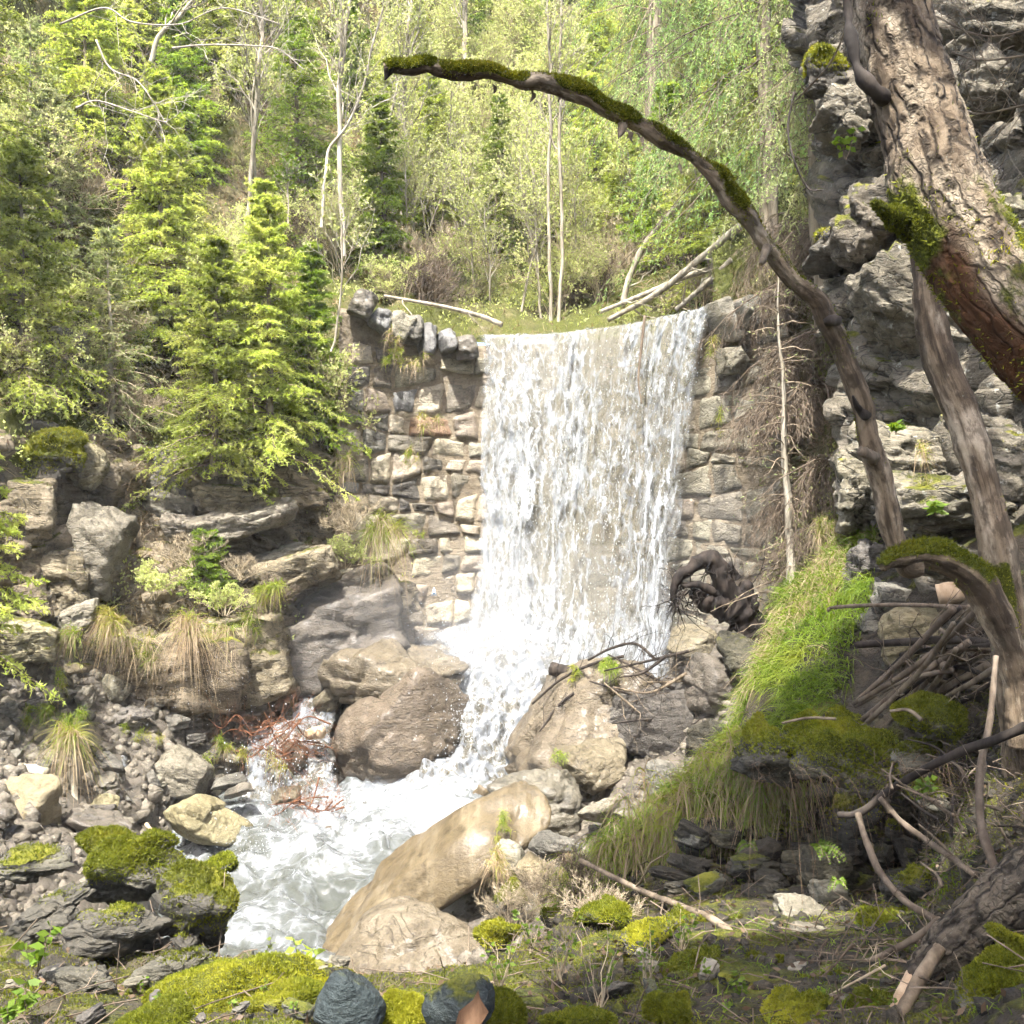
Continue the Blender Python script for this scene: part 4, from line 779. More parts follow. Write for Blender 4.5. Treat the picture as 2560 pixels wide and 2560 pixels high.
def trunkmat(name, c1, c2, c3, rot=None, plate=True):
    """bark laid out round the stem: 'cyl' holds the straightened stem coordinates"""
    t = NT(name); p = t.n('Attribute', o=1, attribute_name='cyl'); w_ = t.n('Attribute', o=1, attribute_name='cyl')
    wv = t.n('TexNoise', {'Vector': p, 'Scale': 14., 'Detail': 4.}, o=1); q = t.n('VectorMath', {0: p, 1: t.n('VectorMath', {0: wv, 'Scale': .06 if plate else .012}, operation='SCALE')}, operation='ADD')
    n1 = t.noise(t.vm(p, (1, 1, .35)), 6, 6, .65); n2 = t.noise(p, 60, 5, .7); n3 = t.noise(t.vm(q, (1, 1, .07 if not plate else .3)), 30, 6, .65)
    col = t.mix(t.step(n3, .36, .64), c1, c2); col = t.mix(t.step(n1, .47, .64), col, c3)
    h = t.math('ADD', t.math('MULTIPLY', n3, .7), t.math('MULTIPLY', n2, .3))
    if plate:
        e1 = t.n('TexVoronoi', {'Vector': t.vm(q, (1, 1, .22)), 'Scale': 17.}, feature='DISTANCE_TO_EDGE'); e2 = t.n('TexVoronoi', {'Vector': t.vm(q, (1, 1, .75)), 'Scale': 60.}, feature='DISTANCE_TO_EDGE')
        f1 = t.math('SUBTRACT', 1., t.step(e1, .0, .13)); f2 = t.math('SUBTRACT', 1., t.step(e2, .0, .16)); f2 = t.math('MULTIPLY', f2, t.step(n1, .4, .6))
        fz = t.math('MAXIMUM', t.math('MULTIPLY', f1, t.step(t.noise(p, 11, 4), .36, .52)), t.math('MULTIPLY', f2, .38)); col = t.mix(t.math('MULTIPLY', fz, .9), col, A(c1)*.22)
        h = t.math('SUBTRACT', h, t.math('MULTIPLY', fz, 1.1))
    else:
        mo = t.step(t.noise(t.vm(p, (1, 1, .5)), 13, 5, .7), .46, .58); col = t.mix(t.math('MULTIPLY', mo, .6), col, A(c1)*.4); h = t.math('ADD', h, t.math('MULTIPLY', mo, .3))
        sp = t.step(t.noise(t.vm(q, (1, 1, .10)), 9, 4, .6), .50, .58); col = t.mix(t.math('MULTIPLY', sp, .8), col, A(c1)*.4); h = t.math('SUBTRACT', h, t.math('MULTIPLY', sp, .35))
    lm = t.math('MULTIPLY', t.step(n2, .64, .69), .55); col = t.mix(lm, col, (.30, .30, .24))
    if rot: col = t.mix(t.n('Attribute', o=2, attribute_name='rot'), col, t.mix(t.noise(t.vm(p, (1, 1, .12)), 26, 5), (.008, .005, .003), rot))
    mk = t.math('ADD', t.math('MULTIPLY', t.math('SUBTRACT', t.noise(p, 8, 5, .7), .5), 1.8), t.n('Attribute', o=2, attribute_name='moss'))
    mk = t.step(mk, .35, .6); mf = t.noise(p, 110, 4, .7); mc = t.mix(t.step(mf, .35, .7), MOSS_A, MOSS_B); col = t.mix(mk, col, mc)
    bp = t.n('Bump', {'Height': t.math('ADD', h, t.math('MULTIPLY', mk, mf)), 'Strength': .7, 'Distance': .014 if plate else .010})
    t.surf(t.n('BsdfPrincipled', {'Base Color': col, 'Roughness': .9, 'Specular IOR Level': .2, 'Normal': bp})); return t.m
M_TRUNK = trunkmat('flaking_bark', (.065, .046, .029), (.165, .125, .082), (.33, .27, .19), rot=(.12, .05, .018))
M_BRAN = trunkmat('smooth_dead_bark', (.085, .06, .038), (.24, .18, .115), (.46, .375, .265), plate=False)
rng = np.random.default_rng(77)
def fluff_tube(o, V, Fs, fld, n, L, seed=1):
    r = np.random.default_rng(seed); Vq = np.asarray(V); p, N, T = tri_sample(Vq, Fs[0], n*2, r); k = fld[T].mean(1) > .35+.3*r.random(len(p)); p, N = p[k][:n], N[k][:n]
    if not len(p): return
    d = N+r.normal(size=p.shape)*.7+[0, 0, .3]; Vb, Fb = blades(p, d, L*r.uniform(.5, 1.5, len(p)), L*.2, r)
    ch = link('moss', mesh('moss', Vb-A(o.location), Fb, L_MOSS, False), o); ch['kind'] = 'stuff'
def trunk_thing(name, label, cat, rows, n, sides, disp, mat, mossf=None, underf=None, fluff=0, fl=.012, partname='trunk', group=None):
    V, Fs, N, s, G = bigtube(rows, n, sides, disp); nn = n*sides
    q = spl(rows, n); rad = (q[:, 3]*q[:, 2]/2560)[:, None]; C = P(q[:, 0], q[:, 1], q[:, 2])
    cav = -(np.linalg.norm(G-C[:, None], axis=-1)-rad)/(.02); t = np.repeat(np.linspace(0, 1, n), sides)
    pad = lambda x: np.concatenate([x, [0, 0]])
    ms = np.clip(mossf(t, N, V[:nn]), 0, 1) if mossf else np.zeros(nn); rt = np.clip(underf(t, N, V[:nn]), 0, 1) if underf else np.zeros(nn)
    root = thing(name, label, cat, base_of(V), group=group)
    o = part(partname, V, Fs, mat, root, True, {'cav': pad(np.clip(cav, 0, 1).ravel()), 'moss': pad(ms), 'rot': pad(rt), 'cyl': CYL})
    if fluff:
        Vw = V-A(root.location); r = np.random.default_rng(len(label)); f = pad(ms)
        p, Nn, T = tri_sample(Vw, Fs[0], fluff*3, r); k = sst(f[T].mean(1)+fbm(p*9, 3)*.6, .1, .8) > r.random(len(p)); p, Nn = p[k][:fluff], Nn[k][:fluff]
        cc = np.sign((Nn*1).sum(1)*0+1)[:, None]; Nn = Nn*cc
        d = -Nn*0+Nn+r.normal(size=p.shape)*.7+[0, 0, .3]; Vb, Fb = blades(p, d, fl*r.uniform(.5, 1.6, len(p)), fl*.2, r)
        tag(link('moss', mesh('moss', Vb, Fb, L_MOSS, False), o), kind='stuff')
    return root, V, Fs
# the thick leaning trunk
T1 = [(2190,-520,3.5,77),(2200,-250,3.4,82),(2222,0,3.3,94),(2262,170,3.25,99),(2310,330,3.2,104),(2345,470,3.15,119),(2420,620,3.1,122),(2520,770,3.0,117),(2640,900,2.95,126),(2780,1040,2.9,142),(2900,1300,2.85,159),(2960,1700,2.8,193),(2980,2300,2.7,226)]
tr1, V1, F1 = trunk_thing('leaning_tree', 'thick leaning tree trunk with flaking bark across the upper right', 'tree', T1, 400, 112, bark_disp(3, .0095), M_TRUNK,
    lambda t, N, V: .95*sst(t, .36, .46)*sst(-N[:, 0]*.7-N[:, 2]*.2, .35, .8)*(1-sst(t, .47, .52))+.9*sst(t, .40, .5)*sst(N[:, 2]*.8+N[:, 0]*.4, .45, .8)+.30*sst(t, .36, .5),
    lambda t, N, V: sst(t, .46, .53)*sst(-N[:, 2]*.8-N[:, 0]*.35+.25*fbm(V*6, 3), .0, .45), 9000, .014)  # dark red-brown underside along the lower trunk, stored as rot
def limb(rows, n=60, sides=10, seed=0, amp=.12):
    V, Fs, N, s, G = bigtube(rows, n, sides, lambda s, th, r, N: fbm(cylp(s, th, r+0*s, 1.)*18+seed, 3)*r*amp*2); return V, Fs
V, F = limb([(2112,-30,3.2,5),(2120,30,3.2,11),(2126,90,3.17,15),(2138,150,3.15,13),(2158,195,3.14,15),(2200,240,3.16,22),(2240,260,3.25,26)], 80, 16, seed=3, amp=.35); part('broken_limb', V, F, W_DARK, tr1)
V, F = limb([(2176,504,3.03,1),(2184,508,3.04,5),(2192,512,3.05,13),(2206,524,3.06,20),(2240,545,3.1,30),(2280,560,3.15,36)], seed=5, amp=.4); KN = part('knot', V, F, M_MOSSA, tr1, attrs={'moss': np.ones(len(V))})
p_, n_, t_ = tri_sample(V, F[0], 4500, rng); Vb, Fb = blades(p_, n_+rng.normal(size=p_.shape)*.6, .008*rng.uniform(.5, 1.5, len(p_)), .0022, rng); tag(part('moss', Vb, Fb, L_MOSS, tr1, False), kind='stuff').parent = KN
# the pale second trunk behind it
T2 = [(2285,-300,4.9,32),(2290,-60,4.85,34),(2290,130,4.8,36),(2300,320,4.75,38),(2310,520,4.7,38),(2320,740,4.6,39),(2350,900,4.55,42),(2410,1050,4.5,45),(2455,1200,4.45,44),(2490,1350,4.4,41),(2520,1520,4.4,44),(2550,1720,4.4,55),(2590,1950,4.4,78)]
trunk_thing('pale_tree', 'pale barkless trunk rising behind the thick leaning one', 'tree', T2, 240, 44, bark_disp(9, .007, (.6, .1), .6, .2), M_BRAN, lambda t, N, V: .95*sst(t, .76, .80)*(1-sst(t, .84, .88))*sst(-N[:, 0], -.6, .3), None, 4000, .014)
# the arching bare branch with moss
T3 = [(2570,1860,4.3,53),(2545,1700,4.3,43),(2500,1560,4.3,42),(2440,1450,4.3,42),(2370,1400,4.3,40),(2300,1385,4.3,37),(2235,1395,4.25,27),(2205,1415,4.22,16)]
trb, _, _ = trunk_thing('arching_branch', 'long bare mossy branch arching over the waterfall from lower right', 'branch', T3, 180, 60, bark_disp(12, .008, (.6, .12), .7, .25), M_BRAN,
    lambda t, N, V: .95*sst(t, .38, .46)*sst(N[:, 2]+.3, .1, .7), None, 5000, .015, 'lower_limb')
T4 = [(2300,1418,4.3,26),(2272,1398,4.3,36),(2238,1350,4.3,30),(2215,1250,4.28,30),(2190,1150,4.25,30),(2165,1050,4.22,28),(2130,950,4.2,28),(2095,850,4.17,28),(2040,755,4.13,27),(1960,660,4.1,27),(1900,590,4.06,27),(1848,515,4.0,28),(1800,455,3.97,30),(1755,415,3.95,25),(1690,370,3.9,24),(1600,315,3.86,25),(1520,268,3.83,28),(1430,228,3.8,28),(1350,205,3.78,24),(1290,190,3.77,25),(1200,182,3.75,25),(1100,168,3.73,19),(1020,166,3.72,18),(968,176,3.72,16)]
rk = np.random.default_rng(2); T4 = [(a+rk.normal()*4.5, b+rk.normal()*4.5, c, e*rk.uniform(.83, .97)) for a, b, c, e in spl(T4, 44)]
V, Fs, N, s, G = bigtube(T4, 520, 48, bark_disp(15, .008, (.7, .18),   .8, .18)); nn = 520*48; t = np.repeat(np.linspace(0, 1, 520), 48)
pxs = 1280+V[:nn, 0]/V[:nn, 1]*2560
zone = np.interp(pxs, [960, 975, 1075, 1095, 1110, 1310, 1330, 1380, 1400, 1590, 1605, 1625, 1670, 1700, 1730, 1790, 1800, 1860, 1875, 2600], [.2, 1, 1, .35, .9, 1, .15, .2, .9, 1, .2, .2, .75, .6, .25, .5, .9, .9, .2, .1])
ms = np.clip(zone*sst(N[:, 2]+.75*zone, .0, .7)*1.15, 0, 1)
cav = np.clip(-(np.linalg.norm(G-P(*spl(T4, 520)[:, :3].T)[:, None], axis=-1)-(spl(T4, 520)[:, 3]*spl(T4, 520)[:, 2]/2560)[:, None])/.012, 0, 1).ravel()
pad = lambda x: np.concatenate([x, [0, 0]])
V[:nn] += N*(ms*.004)[:, None]
UL = part('upper_limb', V, Fs, M_BRAN, trb, True, {'cav': pad(cav), 'moss': pad(ms), 'rot': pad(ms*0), 'cyl': CYL})
r = np.random.default_rng(4); p, Nn, T = tri_sample(V, Fs[0], 90000, r); k = sst(pad(ms)[T].mean(1)+fbm(p*9, 3)*.6, .1, .8) > r.random(len(p)); p, Nn = p[k][:38000], Nn[k][:38000]
Vb, Fb = blades(p, Nn+r.normal(size=p.shape)*.7+[0, 0, .35], .0085*r.uniform(.4, 1.7, len(p)), .0022, r); tag(part('moss', Vb, Fb, L_MOSS, trb, False), kind='stuff').parent = UL
fl = []
for px, py in [(1235,232),(1330,235),(1335,252),(1410,250),(1570,345),(1590,352),(1605,362),(1700,430),(1395,258),(1580,350)]:
    a = P(px, py-20, 3.8); q = a+np.cumsum(r.normal(size=(4, 3))*[.005, .005, .003]-[0, 0, .008], 0)
    V, F = ribbons(np.vstack([a, q])[None], A([[.007, .008, .006, .004, .001]]), nrm(A([[1, .3, r.normal()*.3]]))); part('bark_flake', V, F, W_DEAD, trb).parent = UL
for k, q in enumerate([[(2062,808,4.1,16),(2085,800,4.08,13),(2098,803,4.06,9)], [(1918,620,4.05,15),(1908,645,4.0,10),(1902,660,3.98,5)], [(2165,1040,4.2,14),(2140,1010,4.16,9),(2132,990,4.14,4)], [(1560,300,3.85,14),(1552,330,3.82,8),(1546,345,3.8,3)], [(972,172,3.72,18),(966,190,3.72,9),(962,200,3.72,3)], [(2190,1145,4.2,20),(2160,1130,4.15,18),(2150,1120,4.14,10)]]):
    V, F = limb(q, 24, 10, k, .4); part('stub', V, F, W_GREYB if k % 2 else W_DARK, trb).parent = UL
# ------------------------------------------------------------------ sticks, logs and twigs
def stick(label, pts, r0, r1, mat, seed=0, name='stick', cat='stick', group=None, n=40, sides=9, twigs=0, tl=(.2, .5), amp=.12):
    p = A(pts); m = len(p); rad = np.linspace(r0, r1, m)[:, None]; V, Fs, N, s, G = bigtube(np.hstack([p, rad]), n, sides, lambda s, th, r, N: fbm(cylp(s, th, r+0*s, 1.)*20+seed, 3)*r*amp*2)
    L = [(V, Fs)]
    if twigs:
        r = np.random.default_rng(seed); C = P(*spl(pts, 16).T)[None]; Q, RR = grow(C, np.full((1, 16), .5*(r0+r1)*p[:, 2].mean()/2560), twigs, r, .1, .95, tl, .9, 0., 5, .35, .25); L.append(tubes(Q, np.maximum(RR, .0015), 4))
        Q2, R2 = grow(Q, RR, 3, r, .3, .95, (tl[0]*.4, tl[1]*.5), .8, 0., 4, .6, .25); L.append(thin(Q2, np.maximum(R2, .0012)))
    V, F = cat_mesh(L); return solo(name, label, cat, V, F, mat, group)
# bottom right
stick('long dark branch slanting up from the reddish cut end', [(2095,2038,4.2),(2150,2032,4.15),(2220,1980,4.1),(2300,1930,4.0),(2400,1880,3.9),(2500,1845,3.8),(2600,1800,3.7)], 9, 13, W_DARK, 1, 'fallen_branch', 'branch')
stick('thin dark branch sloping down right from the cut end', [(2145,2035,4.1),(2165,2100,4.0),(2200,2180,3.9),(2260,2250,3.75),(2340,2300,3.6)], 8, 9, W_DEAD, 2, 'fallen_branch', 'branch')
stick('thin brown branch crossing below the long dark one', [(2200,1995,4.1),(2260,2060,4.0),(2330,2110,3.9),(2440,2190,3.7)], 7, 8, W_DEAD, 3, 'fallen_branch', 'branch')
stick('upright half peeled stick in the right thicket', [(2490,1640,4.0),(2475,1800,3.9),(2450,1930,3.8),(2452,2060,3.7),(2480,2150,3.6),(2505,2220,3.5)], 7, 13, W_DEAD, 4, 'upright_stick', 'stick')
stick('pale stripped branch leading to the bottom right', [(2620,2110,3.1),(2480,2210,3.2),(2400,2290,3.25),(2330,2370,3.3),(2270,2470,3.2),(2220,2580,3.0)], 20, 22, W_STRIP, 5, 'stripped_branch', 'branch', n=70, sides=14)
trunk_thing('fallen_log', 'thick bark covered log lying at the right edge', 'log', [(2300,2440,3.25,48),(2380,2370,3.2,62),(2450,2310,3.15,72),(2540,2240,3.1,84),(2680,2150,3.0,95)], 160, 90, bark_disp(21, .010, (1, .5)), trunkmat('log_bark', (.05, .04, .03), (.11, .09, .065), (.17, .14, .10)), None, None, 0)
stick('dark smooth branch dropping to the bottom right', [(2350,2370,3.15),(2310,2430,3.1),(2260,2520,3.0),(2220,2600,2.9)], 15, 20, W_GREYB, 6, 'fallen_branch', 'branch', n=60)
stick('long bare branch crossing the near right bank', [(1450,2150,5.6),(1600,2225,5.2),(1700,2265,4.9),(1800,2310,4.5),(1900,2400,4.1),(1990,2500,3.7),(2040,2560,3.5)], 6, 14, W_GREYB, 7, 'bare_branch', 'branch', n=90, twigs=10, tl=(.15, .4))
stick('thin branch curving along the bottom right stones', [(1990,2450,3.8),(2080,2420,3.75),(2180,2400,3.7),(2280,2350,3.6),(2350,2300,3.5)], 6, 10, W_DEAD, 8, 'bare_branch', 'branch', twigs=6)
stick('thick black stick pointing left out of the heap', [(2140,1612,5.6),(2250,1606,5.4),(2360,1600,5.2),(2470,1605,5.0)], 9, 11, W_DARK, 9, 'black_stick', 'stick')
stick('thin straight stick across the cliff foot above the heap', [(2070,1527,6.2),(2090,1518,6.2),(2250,1512,5.8),(2440,1520,5.3)], 4, 6, W_DEAD, 10, 'thin_stick', 'stick')
stick('curved pale stick lying on the mossy ledge', [(1955,1808,5.0),(2020,1795,4.95),(2090,1797,4.9)], 3, 4, W_GREYB, 11, 'pale_stick', 'stick')
stick('short pale cut stick beside the right moss boulder', [(2225,1778,4.7),(2270,1775,4.65),(2305,1800,4.6)], 4, 5, W_GREYB, 12, 'cut_stick', 'stick')
stick('sawn pale log end behind the fork', [(2345,1490,6.0),(2400,1480,5.95),(2470,1470,5.9)], 30, 26, W_STRIP, 13, 'sawn_log', 'log', sides=16)
r = np.random.default_rng(55)
for i in range(34):
    t = r.random(); x0, y0 = 2130+220*r.random(), 1760+r.uniform(-20, 60); x1, y1 = 2420+r.uniform(-60, 160), 1540+r.uniform(-30, 140); d0 = 5.5+r.uniform(-.3, .4)
    if i % 3 == 2: x0, y0, x1, y1 = r.uniform(2250, 2400), r.uniform(1560, 1700), r.uniform(2480, 2620), r.uniform(1600, 1800)
    mx, my = (x0+x1)/2+r.normal()*14, (y0+y1)/2+r.normal()*14
    stick('dark stick in the heap under the forked branch', [(x0, y0, d0), (mx, my, d0-.3), (x1, y1, d0-.6)], r.uniform(2, 7), r.uniform(4, 11), [W_DARK, W_DEAD, W_DEAD, W_GREYB][r.integers(4)], 100+i, 'heap_stick', 'stick', 'heap of sticks under the forked branch', n=16, sides=7, twigs=3 if i % 2 else 0)
for i in range(16):
    x0, y0 = r.uniform(2200, 2500), r.uniform(1830, 2200); an = r.uniform(-.3, 1.9); L = r.uniform(60, 200); d0 = 4.2-(y0-1830)/370*.5
    stick('thin bare stick tangled in the dark right thicket', [(x0, y0, d0), (x0+L*.5*math.cos(an)+r.normal()*12, y0+L*.5*math.sin(an)+r.normal()*12, d0-.05), (x0+L*math.cos(an), y0+L*math.sin(an), d0-.1)], 2, 5, [W_DARK, W_DEAD, W_GREYB][r.integers(3)], 200+i, 'thicket_stick', 'stick', 'sticks tangled in the right thicket', n=14, sides=6, twigs=4, tl=(.1, .3))
for i in range(18):
    x0, y0 = r.uniform(1950, 2480), r.uniform(2400, 2560); an = r.uniform(-1.0, 1.0); L = r.uniform(60, 220); d0 = float(SH_RBK.d(x0, y0))-.08
    stick('thin dead twig littering the bottom right bank', [(x0, y0, d0), (x0+L*.5*math.cos(an), y0+L*.5*math.sin(an)+r.normal()*12, d0-.04), (x0+L*math.cos(an), y0+L*math.sin(an), d0-.05)], 1.5, 4, [W_TWIG, W_DEAD, W_GREYB][r.integers(3)], 240+i, 'dead_twig', 'twig', 'dead twigs on the bottom right bank', n=14, sides=6, twigs=4, tl=(.06, .2))
for i, (lb, pts) in enumerate([('thin dead stem slanting across the near left bank', [(400,2560,3.3),(520,2330+180,3.6),(720,2445,3.8)]), ('pale dry stalk lying over the bottom left leaves', [(40,2545,3.2),(180,2480,3.4),(320,2440,3.6)]), ('thin twig lying on the bottom left moss', [(560,2430,3.9),(640,2500,3.6),(760,2560,3.2)]),
      ('dry stalk rising before the layered stack', [(375,2250,4.5),(390,2310,4.45),(402,2360,4.4)]), ('dry hanging stem beside the layered stack', [(562,2180,4.6),(555,2300,4.5),(545,2400,4.4)]), ('dead twig at the foot of the golden boulder', [(900,2420,5.4),(1000,2430,5.2),(1150,2425,5.0)])]):
    stick(lb, pts, 1.2, 2.0, W_DEAD, 300+i, 'dry_twig', 'twig', n=20, sides=6, twigs=2, tl=(.04, .12))
# driftwood at the dam foot
stick('short dark sawn log lying on the boulder at the fall foot', [(1378,1672,12.1),(1420,1680,12.0),(1475,1690,11.9)], 17, 15, W_DARK, 20, 'driftwood_log', 'log', sides=16, twigs=0)
RT = [((1890,1620,11.0,40),(1870,1560,11.0,42),(1830,1520,11.0,44),(1770,1510,11.0,24),(1735,1490,11.0,8)), ((1850,1530,11.0,34),(1820,1480,10.9,24),(1800,1430,10.9,22),(1775,1410,10.9,20),(1740,1430,10.9,15),(1705,1455,10.9,11),(1692,1490,10.9,8),(1690,1515,10.9,4)), ((1860,1540,11.0,30),(1875,1480,10.9,16),(1885,1520,10.9,14),(1888,1600,10.9,12)),
      ((1810,1500,10.9,14),(1760,1475,10.9,9),(1720,1475,10.9,6),(1700,1465,10.9,3)), ((1850,1460,10.9,12),(1838,1435,10.9,8),(1830,1420,10.9,3)), ((1700,1480,10.9,5),(1690,1500,10.9,4),(1682,1510,10.9,2))]
rt = thing('driftwood_root', 'dark twisted tree root lodged right of the waterfall foot', 'driftwood', P(1880, 1660, 11))
M_ROOT = woodmat('black_driftwood', (.008, .006, .005), (.035, .026, .02))
for k, q in enumerate(RT): V, F = limb([(a-8, b-12, c, e*1.1) for a, b, c, e in q], 50, 12, k, .25); part('root', V, F, M_ROOT, rt)
r = np.random.default_rng(9); C = np.stack([P(*spl([p[:3] for p in q], 12).T) for q in RT]); Q, q_ = grow(C, np.full((len(RT), 12), .02), 9, r, .2, 1., (.15, .5), .9, -.2, 6, .5, .3); Q2, q2 = grow(Q, q_, 3, r, .3, 1., (.08, .25), .8, -.2, 4, .6, .3); V, F = cat_mesh([tubes(Q, q_, 4), thin(Q2, np.maximum(q2, .003))]); part('rootlets', V, F, M_ROOT, rt)
r = np.random.default_rng(66)
for i in range(20):
    x0, y0 = r.uniform(1560, 1850), r.uniform(1640, 1860); an = r.uniform(-.5, 1.2); L = r.uniform(80, 260); d0 = 11.0+r.uniform(-.3, .4)
    stick('thin dark driftwood twig caught on the boulders right of the fall', [(x0-L*.5*math.cos(an), y0-L*.5*math.sin(an), d0), (x0, y0+r.normal()*14, d0-.1), (x0+L*.5*math.cos(an), y0+L*.5*math.sin(an), d0-.1)], 2, 5, W_DARK if i % 3 else W_GREYB, 400+i, 'driftwood_twig', 'twig', 'driftwood twigs right of the fall', n=16, sides=6, twigs=9, tl=(.2, .7))
for i, pts in enumerate([[(1330,1760,11.7),(1400,1700,11.7),(1480,1660,11.6),(1560,1640,11.5)], [(1350,1830,11.5),(1400,1760,11.5),(1470,1710,11.5)], [(1470,1650,11.7),(1530,1620,11.6),(1590,1610,11.6),(1640,1650,11.5)]]):
    stick(['dark bent twig trailing over the smooth boulder', 'thin dark twig hanging down the smooth boulder face', 'arched dark twig behind the sawn driftwood log'][i], pts, 3, 4, W_DARK, 430+i, 'driftwood_twig', 'twig', twigs=8, tl=(.2, .5))
for i in range(22):
    x0, y0 = r.uniform(560, 800), r.uniform(1800, 1890); an = r.uniform(-.5, .5); L = r.uniform(60, 190); d0 = 11.9+r.uniform(-.2, .2)
    if i >= 15: x0, y0, an, d0 = r.uniform(690, 800), r.uniform(1990, 2050), r.uniform(-.9, .1), 11.0
    stick('reddish twig in the drift lodged at the small falls' if i < 15 else 'reddish twig in the clump at the foot of the small falls', [(x0-L*.5, y0-L*.5*math.sin(an)+r.normal()*8, d0), (x0-L*.2, y0+r.normal()*16, d0-.1), (x0+L*.15, y0+r.normal()*16, d0-.1), (x0+L*.5*math.cos(an), y0+L*.5*math.sin(an), d0)], .8, 2.2, W_RED, 460+i, 'drift_twig', 'twig', 'twig drift at the small falls' if i < 15 else 'twig clump at the foot of the small falls', n=22, sides=6, twigs=12, tl=(.2, .55))
stick('orange brown stub of wood in the twig drift', [(770,1838,12.0),(790,1830,11.95),(806,1832,11.9)], 14, 15, W_STRIP, 470, 'wood_stub', 'wood')
stick('weathered log piece lying on the left scree', [(10,1925,9.2),(60,1925,9.15),(118,1936,9.1)], 18, 16, W_PALE, 471, 'weathered_log', 'log', sides=16)
stick('short upright dead stick under the left scree tussock', [(178,1920,9.3),(185,1980,9.2),(193,2030,9.1)], 7, 7, W_PALE, 472, 'dead_stick', 'stick')
stick('pale stick at the edge of the yellowish oval boulder', [(365,2060,9.6),(395,2095,9.5),(420,2125,9.4)], 5, 4, W_STRIP, 473, 'pale_stick', 'stick')
# fallen poles over the crest
for i, (lb, pts, r0, r1) in enumerate([('long pale pole leaning from the crest up to the arching branch', [(1520,800,15.3),(1640,735,15),(1760,640,14.6),(1850,565,14.2)], 6, 11), ('second pale pole beneath the long one', [(1500,780,15.4),(1600,740,15.2),(1720,690,14.9),(1830,660,14.5)], 5, 8),
    ('curved grey trunk bending up behind the crest', [(1555,770,16),(1575,690,16),(1620,600,15.9),(1690,520,15.7),(1760,470,15.5)], 8, 7), ('short pale pole at the right end of the crest', [(1690,775,14.6),(1760,715,14.3),(1830,650,14)], 6, 8), ('thin pole on the ground behind the left crest stones', [(960,740,15.6),(1100,765,15.6),(1200,790,15.7),(1255,812,15.6)], 4, 7), ('thin dark stick hanging down in the falling water', [(1612,790,13.3),(1602,880,13.2),(1596,950,13.1),(1604,1010,13.0)], 4, 2)]):
    stick(lb, pts, r0, r1, W_PALE if i < 5 else W_DEAD, 500+i, 'fallen_pole' if i < 5 else 'hanging_stick', 'pole' if i < 5 else 'stick', twigs=7 if i in (0, 1, 3) else 2, tl=(.2, .8))
